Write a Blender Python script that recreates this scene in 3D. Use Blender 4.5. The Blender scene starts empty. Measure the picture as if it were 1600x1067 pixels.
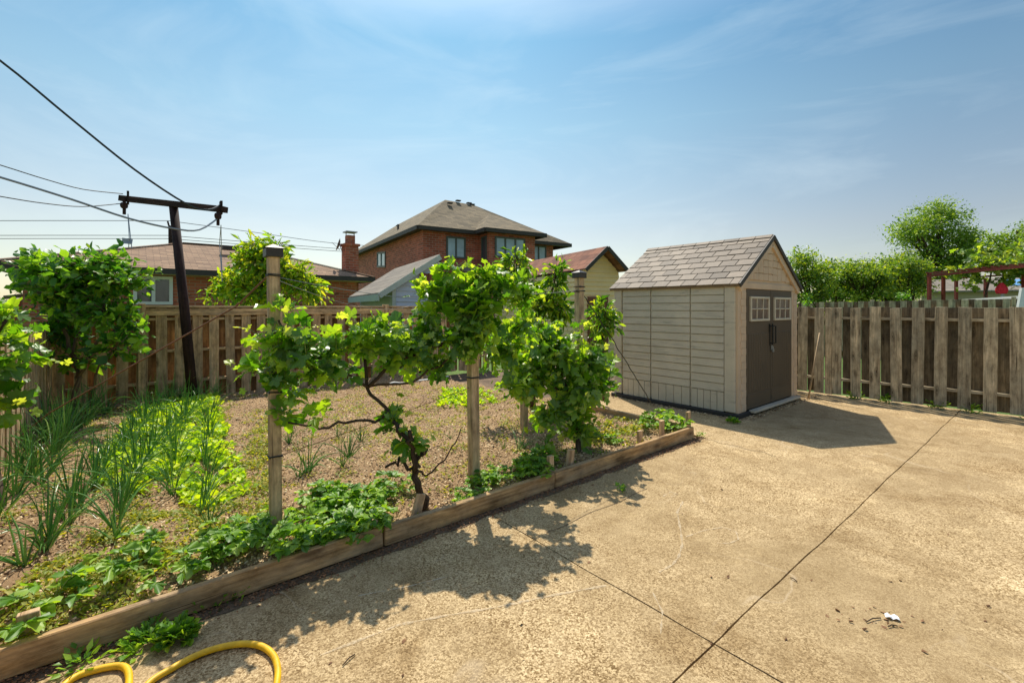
import bpy, math, random
import numpy as np
from mathutils import Vector, Matrix
random.seed(7); RNG = np.random.default_rng(7)
R = math.radians
sc = bpy.context.scene
# ------------------------------------------------------------------ camera
F, HOR, CX, H = 716.0, 480.0, 800.0, 1.55
cam_d = bpy.data.cameras.new("camera"); cam = bpy.data.objects.new("camera", cam_d)
sc.collection.objects.link(cam); sc.camera = cam
cam.location = (0, 0, H); cam.rotation_euler = (R(90), 0, 0)
cam_d.sensor_width = 36; cam_d.lens = 36*F/1600; cam_d.shift_y = (HOR-533.5)/1600
cam_d.clip_end = 2000; cam_d.clip_start = 0.05
# ------------------------------------------------------------------ world
SUN = Vector((-0.135, 0.68, 1.0)).normalized()
elev = math.asin(SUN.z); azi = math.atan2(SUN.x, SUN.y)
w = bpy.data.worlds.new("World"); sc.world = w; w.use_nodes = True
nt = w.node_tree; nt.nodes.clear()
out = nt.nodes.new('ShaderNodeOutputWorld'); bg = nt.nodes.new('ShaderNodeBackground')
sky = nt.nodes.new('ShaderNodeTexSky'); sky.sky_type = 'NISHITA'; sky.sun_disc = False
sky.sun_elevation = elev; sky.sun_rotation = azi; sky.air_density = 1.0; sky.dust_density = 0.6; sky.ozone_density = 2.2
tc = nt.nodes.new('ShaderNodeTexCoord'); mp = nt.nodes.new('ShaderNodeMapping'); mp.inputs['Scale'].default_value = (1.2, 1.2, 5.0)
mp.inputs['Rotation'].default_value = (0.2, 0.35, 0.3)
nz = nt.nodes.new('ShaderNodeTexNoise'); nz.inputs['Scale'].default_value = 1.6; nz.inputs['Detail'].default_value = 9; nz.inputs['Roughness'].default_value = .6
nz.inputs['Distortion'].default_value = 1.3
cr = nt.nodes.new('ShaderNodeValToRGB'); cr.color_ramp.elements[0].position = .47; cr.color_ramp.elements[1].position = .8
cr.color_ramp.elements[1].color = (.20, .20, .20, 1)
mx = nt.nodes.new('ShaderNodeMixRGB'); mx.inputs[2].default_value = (4.6, 5.2, 5.3, 1)
hs = nt.nodes.new('ShaderNodeHueSaturation'); hs.inputs['Saturation'].default_value = .85
nt.links.new(tc.outputs['Generated'], mp.inputs[0]); nt.links.new(mp.outputs[0], nz.inputs[0])
nt.links.new(nz.outputs[0], cr.inputs[0]); nt.links.new(cr.outputs[0], mx.inputs[0])
nt.links.new(sky.outputs[0], hs.inputs['Color'])
# summer haze: paler near the horizon, deeper blue higher up and away from the sun, unseen sky overhead left brighter to lift the shade
sx = nt.nodes.new('ShaderNodeSeparateXYZ'); nt.links.new(tc.outputs['Generated'], sx.inputs[0])
def wramp(sock, stops):
    q = nt.nodes.new('ShaderNodeValToRGB'); e = q.color_ramp.elements
    while len(e) < len(stops): e.new(.5)
    for k, (p, c) in enumerate(stops): e[k].position = p; e[k].color = (*c, 1)
    nt.links.new(sock, q.inputs[0]); return q.outputs[0]
def wmul(a, b, f=1.0):
    q = nt.nodes.new('ShaderNodeMixRGB'); q.blend_type = 'MULTIPLY'; q.inputs[0].default_value = f
    nt.links.new(a, q.inputs[1]); nt.links.new(b, q.inputs[2]); return q.outputs[0]
zc = wramp(sx.outputs[2], [(0, (.67, .60, .50)), (.15, (.66, .60, .51)), (.36, (.52, .66, .60)), (.50, (.37, .60, .62)), (.72, (1.0, 1.0, .95))])
xc = wramp(sx.outputs[0], [(0, (1, 1, 1)), (.28, (.93, .93, .94)), (.66, (.74, .75, .80))])
tint = wmul(zc, xc); nt.links.new(wmul(hs.outputs[0], tint), mx.inputs[1])
nt.links.new(mx.outputs[0], bg.inputs[0]); nt.links.new(bg.outputs[0], out.inputs[0])
bg.inputs[1].default_value = 0.15
sl = bpy.data.lights.new("sun", 'SUN'); so = bpy.data.objects.new("sun", sl); sc.collection.objects.link(so)
sl.energy = 3.7; sl.angle = R(0.5); sl.color = (1.0, .93, .80)
so.rotation_euler = (-SUN).to_track_quat('-Z', 'Y').to_euler()
sc.view_settings.view_transform = 'Standard'; sc.view_settings.look = 'None'
sc.view_settings.exposure = 0.55; sc.view_settings.gamma = 1.0

# ------------------------------------------------------------------ frames
def G(px, py, z=0.0):
    Y = F*(H-z)/(py-HOR); return Vector(((px-CX)/F*Y, Y, z))
def at(px, py, Y): return Vector(((px-CX)/F*Y, Y, H+(HOR-py)/F*Y))
U = Vector((.772, .635, 0)).normalized(); V = Vector((-U.y, U.x, 0)); Z = Vector((0, 0, 1))
C0 = Vector((2.13, 5.41, 0))
def W(a, b, z=0.0): return C0 + U*a + V*b + Z*z
def AB(p): d = Vector((p[0], p[1], 0))-C0; return d.dot(U), d.dot(V)

# ------------------------------------------------------------------ materials
def new_mat(name):
    m = bpy.data.materials.new(name); m.use_nodes = True
    return m, m.node_tree, m.node_tree.nodes['Principled BSDF']
def nd(nt, typ, ins=None, **props):
    n = nt.nodes.new('ShaderNode'+typ)
    for k, v in props.items(): setattr(n, k, v)
    for k, v in (ins or {}).items():
        s = n.inputs[k]
        if isinstance(v, bpy.types.NodeSocket): nt.links.new(v, s)
        else: s.default_value = v
    return n
def c4(c): return (c[0], c[1], c[2], 1)
def ramp(nt, fac, stops):
    n = nt.nodes.new('ShaderNodeValToRGB'); e = n.color_ramp.elements
    while len(e) < len(stops): e.new(.5)
    for i, (p, c) in enumerate(stops):
        e[i].position = p; e[i].color = c4(c) if not isinstance(c, (int, float)) else (c, c, c, 1)
    nt.links.new(fac, n.inputs[0]); return n.outputs[0]
def mix(nt, fac, a, b, mode='MIX'):
    n = nt.nodes.new('ShaderNodeMixRGB'); n.blend_type = mode
    for i, v in ((0, fac), (1, a), (2, b)):
        if isinstance(v, bpy.types.NodeSocket): nt.links.new(v, n.inputs[i])
        else: n.inputs[i].default_value = v if i == 0 else c4(v)
    return n.outputs[0]
def bump(nt, b, h, st=.4, dist=.01):
    n = nd(nt, 'Bump', {'Strength': st, 'Distance': dist, 'Height': h}); nt.links.new(n.outputs[0], b.inputs['Normal'])
def noise(nt, vec, scale, detail=6, rough=.6, dist=0):
    return nd(nt, 'TexNoise', {'Vector': vec, 'Scale': scale, 'Detail': detail, 'Roughness': rough, 'Distortion': dist}).outputs[0]
def mapped(nt, vec, s): return nd(nt, 'Mapping', {'Vector': vec, 'Scale': s}).outputs[0]
def island(nt): return nd(nt, 'NewGeometry').outputs['Random Per Island']

def wood(name, lo, hi, dark, grey=None, knots=True):
    m, nt, b = new_mat(name); uv = nd(nt, 'TexCoord').outputs['UV']
    g = noise(nt, mapped(nt, uv, (55, 2.2, 1)), 1.0, 8, .65, .4)
    p = noise(nt, mapped(nt, uv, (4, 1.2, 1)), 1.5, 5, .6)
    col = mix(nt, ramp(nt, g, [(.3, 0), (.7, 1)]), lo, hi)
    stk = noise(nt, mapped(nt, uv, (22, .7, 1)), 1.0, 4, .6, .2)
    col = mix(nt, .85, col, ramp(nt, stk, [(.34, (.58, .55, .52)), (.5, (1, 1, 1)), (.66, (1.35, 1.33, 1.3))]), 'MULTIPLY')
    isl = island(nt)
    col = mix(nt, .75, col, ramp(nt, isl, [(0, (.55, .54, .52)), (.5, (.95, .93, .9)), (1, (1.3, 1.24, 1.15))]), 'MULTIPLY')
    col = mix(nt, ramp(nt, p, [(.42, 0), (.66, .7)]), col, grey or dark)
    bl = noise(nt, mapped(nt, uv, (9, 3.5, 1)), 1.3, 7, .75)
    col = mix(nt, .9, col, ramp(nt, bl, [(.34, (.5, .48, .45)), (.5, (1, 1, 1)), (.64, (1.35, 1.35, 1.35))]), 'MULTIPLY')
    cracks = ramp(nt, noise(nt, mapped(nt, uv, (90, 1.1, 1)), 1.0, 3, .5, .3), [(.64, 0), (.7, 1)])
    col = mix(nt, cracks, col, dark)
    if knots:
        vo = nd(nt, 'TexVoronoi', {'Vector': mapped(nt, uv, (9, 2.6, 1)), 'Scale': 1.0, 'Randomness': 1.0})
        k = ramp(nt, vo.outputs['Distance'], [(.06, .95), (.10, .35), (.16, .6), (.30, 0)])
        col = mix(nt, k, col, dark)
    nt.links.new(col, b.inputs['Base Color']); b.inputs['Roughness'].default_value = .82
    b.inputs['Specular IOR Level'].default_value = .25
    bump(nt, b, g, .45, .006); return m
def plain(name, col, rough=.6, var=.12, metal=0, sc_=9, spec=.4, bmp=.1):
    m, nt, b = new_mat(name); oc = nd(nt, 'TexCoord').outputs['Object']
    n = noise(nt, oc, sc_, 7, .65)
    c = mix(nt, ramp(nt, n, [(.3, 0), (.7, 1)]), tuple(x*(1-var) for x in col), tuple(min(1, x*(1+var)) for x in col))
    nt.links.new(c, b.inputs['Base Color']); b.inputs['Roughness'].default_value = rough
    b.inputs['Metallic'].default_value = metal; b.inputs['Specular IOR Level'].default_value = spec
    if bmp: bump(nt, b, noise(nt, oc, sc_*12, 3), bmp, .004)
    return m
def leafm(name, dark, mid, light, trans=.42, rough=.42, tcol=None, under=None):
    m, nt, b = new_mat(name)
    isl = island(nt); oc = nd(nt, 'TexCoord').outputs['Object']
    n = noise(nt, oc, 40, 3)
    f = nd(nt, 'Math', {0: isl, 1: nd(nt, 'Math', {0: n, 1: .35}, operation='MULTIPLY').outputs[0]}, operation='ADD').outputs[0]
    col = ramp(nt, f, [(.12, dark), (.6, mid), (1.0, light)])
    cb_ = mix(nt, nd(nt, 'Math', {0: nd(nt, 'NewGeometry').outputs['Backfacing'], 1: .35}, operation='MULTIPLY').outputs[0], col, under) if under else col
    nt.links.new(cb_, b.inputs['Base Color']); b.inputs['Roughness'].default_value = rough
    b.inputs['Specular IOR Level'].default_value = .5
    tcm = mix(nt, 1.0, col, tcol or (2.3, 2.1, .7), 'MULTIPLY')
    tr = nd(nt, 'BsdfTranslucent', {'Color': tcm})
    mxs = nd(nt, 'MixShader', {0: trans, 1: b.outputs[0], 2: tr.outputs[0]})
    nt.links.new(mxs.outputs[0], nt.nodes['Material Output'].inputs[0]); return m
def brickm(name, c1, c2, mort, bw=.22, bh=.075, bumpy=.5):
    m, nt, b = new_mat(name); uv = nd(nt, 'TexCoord').outputs['UV']
    br = nd(nt, 'TexBrick', {'Vector': uv, 'Color1': c4(c1), 'Color2': c4(c2), 'Mortar': c4(mort), 'Scale': 1.0,
        'Mortar Size': .012, 'Brick Width': bw, 'Row Height': bh, 'Bias': -.1, 'Mortar Smooth': .2})
    sn = nd(nt, 'TexVoronoi', {'Vector': mapped(nt, uv, (1/bw, 1/bh, 1)), 'Scale': 1.0})
    n = noise(nt, uv, 2.2, 6); n2 = noise(nt, mapped(nt, uv, (1/bw, 1/bh, 1)), .9, 2)
    col = mix(nt, .8, br.outputs[0], ramp(nt, n, [(.3, (.75, .72, .72)), (.7, (1.15, 1.1, 1.1))]), 'MULTIPLY')
    col = mix(nt, ramp(nt, n2, [(.6, 0), (.68, .75)]), col, tuple(x*.3 for x in c1))
    nt.links.new(col, b.inputs['Base Color']); b.inputs['Roughness'].default_value = .9
    bump(nt, b, br.outputs[1], -bumpy, .01); return m
def shingle(name, c1, c2, rw=.3, rh=.14):
    m, nt, b = new_mat(name); uv = nd(nt, 'TexCoord').outputs['UV']
    br = nd(nt, 'TexBrick', {'Vector': uv, 'Color1': c4(c1), 'Color2': c4(c2), 'Mortar': c4(tuple(x*.35 for x in c1)), 'Scale': 1.0,
        'Mortar Size': .012, 'Brick Width': rw, 'Row Height': rh, 'Mortar Smooth': .5})
    n = noise(nt, uv, 3.5, 8, .7); n2 = noise(nt, uv, 90, 2)
    col = mix(nt, .9, br.outputs[0], ramp(nt, n, [(.25, (.7, .7, .7)), (.75, (1.3, 1.25, 1.2))]), 'MULTIPLY')
    col = mix(nt, .6, col, ramp(nt, n2, [(.3, (.6, .6, .6)), (.7, (1.3, 1.3, 1.3))]), 'MULTIPLY')
    nt.links.new(col, b.inputs['Base Color']); b.inputs['Roughness'].default_value = .95
    bump(nt, b, br.outputs[1], -.5, .02); return m
def glassm(name, col=(.30, .42, .47)):
    m, nt, b = new_mat(name); oc = nd(nt, 'TexCoord').outputs['Object']
    n = noise(nt, oc, 1.4, 4, .5)
    nt.links.new(mix(nt, n, tuple(x*.35 for x in col), tuple(min(1, x*1.6) for x in col)), b.inputs['Base Color'])
    b.inputs['Roughness'].default_value = .06; b.inputs['Specular IOR Level'].default_value = .9; return m

M = {}
M['fence_back'] = wood('warm_fence_wood', (.42, .27, .14), (.68, .48, .28), (.10, .055, .024), grey=(.42, .32, .205))
M['fence_right'] = wood('weathered_fence_wood', (.30, .235, .145), (.62, .51, .345), (.06, .042, .022), grey=(.32, .285, .20))
M['fence_back_in'] = wood('brown_shaded_fence_wood', (.21, .115, .05), (.37, .22, .105), (.07, .035, .016), grey=(.14, .08, .04))  # orange-brown inner boards, also darkened to paint the shade in the gaps
M['fence_right_in'] = wood('gap_shaded_fence_wood', (.13, .098, .06), (.27, .21, .135), (.04, .028, .016), grey=(.09, .075, .05))  # weathered wood darkened to paint the shade between the front boards
M['post'] = wood('post_wood', (.34, .24, .14), (.58, .44, .27), (.06, .035, .018), grey=(.25, .2, .14), knots=False)
M['edging'] = wood('edging_timber', (.25, .145, .06), (.50, .33, .16), (.08, .042, .018), grey=(.36, .27, .17))
M['pole'] = wood('dark_pole_wood', (.022, .012, .011), (.06, .030, .028), (.012, .008, .007), knots=False)
M['stake'] = wood('stake_wood', (.38, .25, .13), (.58, .42, .26), (.2, .12, .06), grey=(.45, .33, .2), knots=False)
M['bark'] = wood('vine_bark', (.05, .032, .02), (.13, .09, .055), (.02, .012, .008), knots=False)
M['bark_pale'] = wood('pale_bark', (.16, .11, .07), (.28, .2, .13), (.06, .04, .03), knots=False)
M['black'] = plain('black_metal', (.018, .017, .016), .4)
M['cap'] = plain('bronze_cap', (.045, .038, .032), .45)
M['wire'] = plain('galvanised_wire', (.35, .36, .36), .4, metal=.6, bmp=0)
M['darkwire'] = plain('dark_cable', (.03, .035, .035), .5, bmp=0)
M['rust'] = plain('rusty_rod', (.16, .07, .035), .8, .4, sc_=60)
M['brick'] = brickm('red_brick', (.54, .14, .075), (.26, .065, .035), (.40, .28, .21), .34, .115)
M['brick_low'] = brickm('orange_brick', (.54, .155, .08), (.32, .09, .045), (.40, .26, .18), .3, .1, .3)
M['roof_brown'] = shingle('brown_shingles', (.36, .235, .145), (.21, .13, .08), .36, .16)
M['roof_grey'] = shingle('olive_shingles', (.25, .195, .115), (.13, .105, .062), .42, .22)
M['roof_red'] = shingle('red_shingles', (.34, .145, .085), (.15, .06, .04), .4, .26)
M['roof_blue'] = shingle('grey_shingles', (.27, .235, .19), (.19, .165, .135), .9, .26)
M['eave'] = plain('dark_eave', (.05, .043, .035), .6, bmp=0)
M['white'] = plain('white_paint', (.72, .72, .68), .5, .06)
M['cream'] = plain('cream_paint', (.78, .72, .55), .6, .08)
M['siding_y'] = plain('yellow_siding', (.90, .66, .34), .65, .06, sc_=2)
M['siding_b'] = plain('blue_siding', (.50, .57, .66), .6, .08, sc_=2)
M['fascia_g'] = plain('pale_green_fascia', (.42, .50, .46), .6, .08)
M['window_frame'] = plain('grey_green_frame', (.09, .105, .09), .5, bmp=0)
M['glass'] = glassm('window_glass')
M['glass_d'] = glassm('dark_window_glass', (.05, .07, .085))
M['brown_vent'] = plain('brown_vent', (.20, .07, .035), .6)
M['tan_wall'] = plain('tan_wall', (.45, .37, .27), .8)
M['red_paint'] = plain('red_stain', (.20, .035, .022), .6, .3)
M['red_cloth'] = plain('red_cloth', (.50, .018, .03), .8, .25)
M['blue'] = plain('blue_cloth', (.10, .28, .55), .6, .2)
M['conc'] = None
M['yellow'] = plain('yellow_rubber', (.80, .46, .008), .5, .22, sc_=22, spec=.5)
M['paper'] = plain('white_paper', (.8, .8, .8), .7)
# resin shed
def shed_mat(name, col, streak=True):
    m, nt, b = new_mat(name); oc = nd(nt, 'TexCoord').outputs['Object']
    st = noise(nt, mapped(nt, oc, (2.2, 2.2, 14)), 1.2, 7, .7); n = noise(nt, oc, 2.2, 6, .6)
    c = mix(nt, .6, col, ramp(nt, n, [(.3, (.72, .72, .72)), (.7, (1.12, 1.1, 1.08))]), 'MULTIPLY')
    if streak: c = mix(nt, ramp(nt, st, [(.54, 0), (.70, .55)]), c, tuple(x*.4 for x in col))
    nt.links.new(c, b.inputs['Base Color']); b.inputs['Roughness'].default_value = .62
    bump(nt, b, noise(nt, mapped(nt, oc, (12, 12, 90)), 1.5, 4), .15, .004); return m
M['resin'] = shed_mat('beige_resin', (.58, .51, .385)); M['resin_f'] = shed_mat('tan_resin', (.64, .475, .32), False)
M['door'] = shed_mat('brown_resin', (.105, .075, .045), False)
M['resin_base'] = plain('dark_base', (.03, .028, .026), .6)
def roof_tile():
    m, nt, b = new_mat('resin_shingle'); oc = nd(nt, 'TexCoord').outputs['Object']; isl = island(nt)
    c = ramp(nt, isl, [(0, (.10, .073, .048)), (.5, (.17, .128, .088)), (1, (.24, .185, .13))])
    c = mix(nt, .8, c, ramp(nt, noise(nt, oc, 12, 8, .7), [(.3, (.7, .7, .7)), (.7, (1.25, 1.22, 1.2))]), 'MULTIPLY')
    nt.links.new(c, b.inputs['Base Color']); b.inputs['Roughness'].default_value = .7
    bump(nt, b, noise(nt, oc, 60, 4), .3, .006); return m
M['tile'] = roof_tile()
# ground materials
def concrete():
    m, nt, b = new_mat('aged_concrete'); oc = nd(nt, 'TexCoord').outputs['Object']
    big = noise(nt, oc, .6, 5, .6, .3); med = noise(nt, oc, 4.0, 8, .7); fine = noise(nt, oc, 95, 4, .8); vf = noise(nt, oc, 260, 2, .6)
    pat = noise(nt, oc, 7, 7, .78)
    c = mix(nt, ramp(nt, med, [(.3, 0), (.7, 1)]), (.34, .245, .13), (.50, .385, .23))
    c = mix(nt, .8, c, ramp(nt, big, [(.3, (.72, .67, .58)), (.68, (1.13, 1.11, 1.08))]), 'MULTIPLY')
    worn = nd(nt, 'Math', {0: ramp(nt, big, [(.36, .35), (.56, 1)]), 1: ramp(nt, pat, [(.38, .55), (.54, 1)])}, operation='MULTIPLY').outputs[0]
    vr = nd(nt, 'TexVoronoi', {'Vector': oc, 'Scale': 135.0, 'Randomness': 1.0})
    cell = nd(nt, 'SeparateColor', {'Color': vr.outputs['Color']}).outputs[0]
    fine = nd(nt, 'Math', {0: nd(nt, 'Math', {0: cell, 1: .45}, operation='MULTIPLY').outputs[0], 1: nd(nt, 'Math', {0: noise(nt, oc, 55, 6, .8), 1: .55}, operation='MULTIPLY').outputs[0]}, operation='ADD').outputs[0]
    agg = ramp(nt, fine, [(.30, (.38, .31, .20)), (.42, (.78, .72, .62)), (.52, (1.02, 1.0, .97)), (.68, (1.55, 1.6, 1.65))])
    c = mix(nt, worn, c, mix(nt, 1, c, agg, 'MULTIPLY'))
    c = mix(nt, .85, c, ramp(nt, vf, [(.35, (.66, .63, .58)), (.65, (1.34, 1.34, 1.32))]), 'MULTIPLY')
    c = mix(nt, ramp(nt, pat, [(.58, 0), (.72, .45)]), c, (.20, .125, .055))
    # broad weathering stains and pale worn patches
    s1 = noise(nt, oc, 1.5, 7, .7, .8); s2 = noise(nt, mapped(nt, oc, (1, 1, 1)), 2.6, 8, .75, .4)
    c = mix(nt, ramp(nt, s1, [(.52, 0), (.64, .5)]), c, mix(nt, 1, c, (.58, .50, .38), 'MULTIPLY'))
    c = mix(nt, ramp(nt, s2, [(.54, 0), (.66, .55)]), c, mix(nt, 1, c, (1.45, 1.5, 1.55), 'MULTIPLY'))
    st = nd(nt, 'TexVoronoi', {'Vector': oc, 'Scale': 19.0, 'Randomness': 1.0}).outputs['Distance']
    c = mix(nt, ramp(nt, st, [(.03, .7), (.08, 0)]), c, (.10, .06, .03))
    # pale scraped trails
    wv = noise(nt, mapped(nt, oc, (.9, .9, 1)), 1.1, 2, .4, 1.2)
    trail = ramp(nt, wv, [(.488, 0), (.4975, .45), (.507, 0)])
    tm = ramp(nt, noise(nt, oc, .9, 3), [(.5, 0), (.6, 1)])
    c = mix(nt, nd(nt, 'Math', {0: trail, 1: tm}, operation='MULTIPLY').outputs[0], c, (.58, .46, .31))
    nt.links.new(c, b.inputs['Base Color']); b.inputs['Roughness'].default_value = .85
    b.inputs['Specular IOR Level'].default_value = .2
    bump(nt, b, vf, .12, .002); return m
M['conc'] = concrete()
def soilm(name, a, b_, dark, scale=1.0):
    m, nt, b = new_mat(name); oc = nd(nt, 'TexCoord').outputs['Object']
    n1 = noise(nt, oc, 2.0*scale, 8, .7); n2 = noise(nt, oc, 45*scale, 6, .7); 
    c = mix(nt, ramp(nt, n2, [(.35, 0), (.65, 1)]), a, b_)
    c = mix(nt, ramp(nt, n1, [(.35, .8), (.6, 0)]), c, dark)
    nt.links.new(c, b.inputs['Base Color']); b.inputs['Roughness'].default_value = .95
    bump(nt, b, n2, .8, .02); return m
M['soil'] = soilm('garden_soil', (.24, .14, .06), (.50, .33, .165), (.21, .125, .06))
M['dirt'] = soilm('dark_dirt', (.12, .08, .045), (.28, .19, .11), (.08, .05, .03), 1.3)
M['lawn'] = soilm('lawn_grass', (.05, .10, .015), (.14, .24, .03), (.06, .12, .02), .6)
def chips():
    m, nt, b = new_mat('wood_chips'); isl = island(nt)
    nt.links.new(ramp(nt, isl, [(0, (.09, .05, .022)), (.3, (.32, .195, .095)), (.7, (.58, .40, .215)), (1, (.78, .62, .38))]), b.inputs['Base Color'])
    b.inputs['Roughness'].default_value = .9; return m
M['chips'] = chips()
M['grape'] = leafm('grape_leaf', (.035, .12, .010), (.105, .26, .012), (.28, .44, .028), .5, .34, None, (.30, .40, .14))
M['grape_young'] = leafm('young_grape_leaf', (.12, .24, .02), (.22, .36, .03), (.42, .50, .08), .5, .38, None, (.36, .44, .25))
M['shrub'] = leafm('dark_shrub_leaf', (.022, .09, .014), (.075, .22, .018), (.24, .40, .03), .44, .36, (2.0, 2.0, .8))
M['peach'] = leafm('peach_leaf', (.045, .14, .012), (.11, .26, .018), (.28, .42, .03), .42, .35)
M['bright'] = leafm('bright_leaf', (.10, .24, .015), (.21, .40, .02), (.46, .50, .04), .45, .4)
M['onion'] = leafm('onion_leaf', (.06, .17, .045), (.13, .30, .07), (.38, .50, .16), .35, .35, (1.6, 1.8, 1.0))
M['lettuce'] = leafm('lettuce_leaf', (.24, .40, .010), (.42, .60, .016), (.66, .72, .03), .4, .5, (1.4, 1.5, .6))
M['straw'] = leafm('strawberry_leaf', (.06, .16, .015), (.13, .29, .022), (.28, .44, .04), .40, .45)
M['weed'] = leafm('weed_leaf', (.13, .20, .015), (.24, .30, .03), (.42, .38, .06), .35, .6)
M['tree_far'] = leafm('far_tree_leaf', (.06, .14, .016), (.13, .25, .028), (.27, .38, .045), .35, .5)
M['tree_mid'] = leafm('mid_tree_leaf', (.05, .12, .015), (.12, .23, .024), (.28, .36, .04), .38, .5)
M['stem'] = plain('green_stem', (.16, .22, .05), .6, .3, bmp=0)
M['dry'] = plain('dry_leaf', (.24, .12, .055), .8, .5, sc_=25)

# ------------------------------------------------------------------ mesh builder
ALL = sc.collection
class MB:
    def __init__(s): s.v = []; s.f = []; s.uv = []
    def face(s, pts, uvs=None):
        i = len(s.v); s.v += [tuple(p) for p in pts]; s.f.append(tuple(range(i, i+len(pts))))
        if uvs is None:
            p0 = Vector(pts[0]); e = (Vector(pts[1])-p0); e.normalize(); n = (Vector(pts[1])-p0).cross(Vector(pts[-1])-p0)
            g = n.cross(e); g = g.normalized() if g.length > 0 else Vector((0, 0, 1))
            uvs = [((Vector(p)-p0).dot(e), (Vector(p)-p0).dot(g)) for p in pts]
        s.uv += list(uvs)
    def box(s, c, size, ax=None, jit=0):
        ax = ax or (U, V, Z); c = Vector(c); h = [d/2 for d in size]
        idx = sorted(range(3), key=lambda k: size[k]); L = idx[2]; mid = idx[1]; sm = idx[0]
        ou, ov = random.random()*40, random.random()*40
        i = len(s.v); P = []
        for q in range(8):
            sg = [1 if q >> k & 1 else -1 for k in range(3)]
            p = c.copy()
            for k in range(3): p += ax[k]*(sg[k]*h[k] + (random.uniform(-jit, jit) if jit else 0))
            P.append((p, [sg[k]*h[k] for k in range(3)])); s.v.append(tuple(p))
        for fc, n in (((0, 4, 6, 2), 0), ((1, 3, 7, 5), 0), ((0, 1, 5, 4), 1), ((2, 6, 7, 3), 1), ((0, 2, 3, 1), 2), ((4, 5, 7, 6), 2)):
            s.f.append(tuple(i+k for k in fc))
            for k in fc:
                lc = P[k][1]; oth = [a for a in range(3) if a != n]
                if L in oth: vv = lc[L]; uu = lc[[a for a in oth if a != L][0]]+(.37*n)
                else: uu = lc[oth[0]]; vv = lc[oth[1]]*.1
                s.uv.append((uu+ou, vv+ov))
    def beam(s, p, q, wd, ht, up=Z, jit=0):
        p, q = Vector(p), Vector(q); d = (q-p); L = d.length; d.normalize(); sd = d.cross(up).normalized(); u2 = sd.cross(d)
        s.box((p+q)/2, (wd, L, ht), (sd, d, u2), jit)
    def tube(s, pts, rad, n=8, caps=True):
        pts = [Vector(p) for p in pts]
        if isinstance(rad, (int, float)): rad = [rad]*len(pts)
        rings = []; ref = None; acc = random.random()*20
        for k, p in enumerate(pts):
            t = (pts[min(k+1, len(pts)-1)]-pts[max(k-1, 0)])
            t = t.normalized() if t.length > 1e-9 else Vector((0, 0, 1))
            if ref is None: ref = t.orthogonal().normalized()
            ref = (ref-t*ref.dot(t)); ref = ref.normalized() if ref.length > 1e-6 else t.orthogonal().normalized()
            b = t.cross(ref); i = len(s.v)
            for j in range(n):
                a = 2*math.pi*j/n; s.v.append(tuple(p+(ref*math.cos(a)+b*math.sin(a))*rad[k]))
            if k: acc += (p-pts[k-1]).length
            rings.append((i, acc))
        for (i, va), (j, vb) in zip(rings, rings[1:]):
            for k in range(n):
                k2 = (k+1) % n; s.f.append((i+k, i+k2, j+k2, j+k))
                u0, u1 = k/n*.3, (k+1)/n*.3; s.uv += [(u0, va), (u1, va), (u1, vb), (u0, vb)]
        if caps:
            i = rings[0][0]; s.f.append(tuple(i+k for k in reversed(range(n)))); s.uv += [(k*.01, .1) for k in range(n)]
            i = rings[-1][0]; s.f.append(tuple(i+k for k in range(n))); s.uv += [(k*.01, .1) for k in range(n)]
    def slab(s, poly, off):   # thick sheet: top polygon + offset vector down
        off = Vector(off); n = len(poly); poly = [Vector(p) for p in poly]
        s.face(poly); s.face([p+off for p in reversed(poly)])
        for k in range(n):
            a, b = poly[k], poly[(k+1) % n]; s.face([a, a+off, b+off, b])
    def build(s, name, mat, parent=None, bevel=0, smooth=False, loc=None):
        root = parent
        while root is not None and root.parent is not None: root = root.parent
        o0 = Vector(root.location) if root is not None else (Vector(loc) if loc is not None else Vector((0, 0, 0)))
        me = bpy.data.meshes.new(name); me.from_pydata([tuple(Vector(v)-o0) for v in s.v], [], s.f)
        uvl = me.uv_layers.new(name='UVMap'); uvl.data.foreach_set('uv', np.array(s.uv, dtype=np.float32).ravel())
        me.materials.append(mat)
        if smooth: me.polygons.foreach_set('use_smooth', [True]*len(me.polygons))
        me.update(); o = bpy.data.objects.new(name, me); ALL.objects.link(o)
        if parent is not None: o.parent = parent
        else: o.location = o0
        if bevel:
            md = o.modifiers.new('bevel', 'BEVEL'); md.width = bevel; md.segments = 1; md.limit_method = 'ANGLE'
        return o
def tag(o, label=None, cat=None, group=None, kind=None):
    if label: o['label'] = label
    if cat: o['category'] = cat
    if group: o['group'] = group
    if kind: o['kind'] = kind
    return o
def thing(name, label, cat, loc, group=None):
    o = bpy.data.objects.new(name, None); ALL.objects.link(o); o.location = loc; o.empty_display_size = .1
    return tag(o, label, cat, group)

# leaf templates: x lateral, y forward, z up; unit length
def fan(outline, cup=.25, fold=.12):
    v = [(0, .02, 0)]
    for x, y in outline:
        v.append((x, y, -cup*((y-.35)**2+x*x)+fold*abs(x)))
    return np.array(v), np.array([(0, i, i+1) for i in range(1, len(outline))])
GR = []
for k in range(23):
    t = k/22; a = math.radians(-150+300*t)
    lob = .30+.30*abs(math.cos(2.5*math.radians(-150+300*t)))**.7 + (.06 if k % 2 else -.02)
    lob *= 1.0+.22*math.cos(a)
    GR.append((math.sin(a)*lob, math.cos(a)*lob*1.05+.18))
T_GRAPE = fan(GR, .35, .22)
T_OVAL = fan([(0, 0), (-.22, .12), (-.33, .38), (-.24, .68), (0, 1.0), (.24, .68), (.33, .38), (.22, .12), (0, 0)], .25, .25)
T_LANCE = fan([(0, 0), (-.09, .2), (-.13, .5), (-.08, .8), (0, 1.0), (.08, .8), (.13, .5), (.09, .2), (0, 0)], .5, .35)
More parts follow.
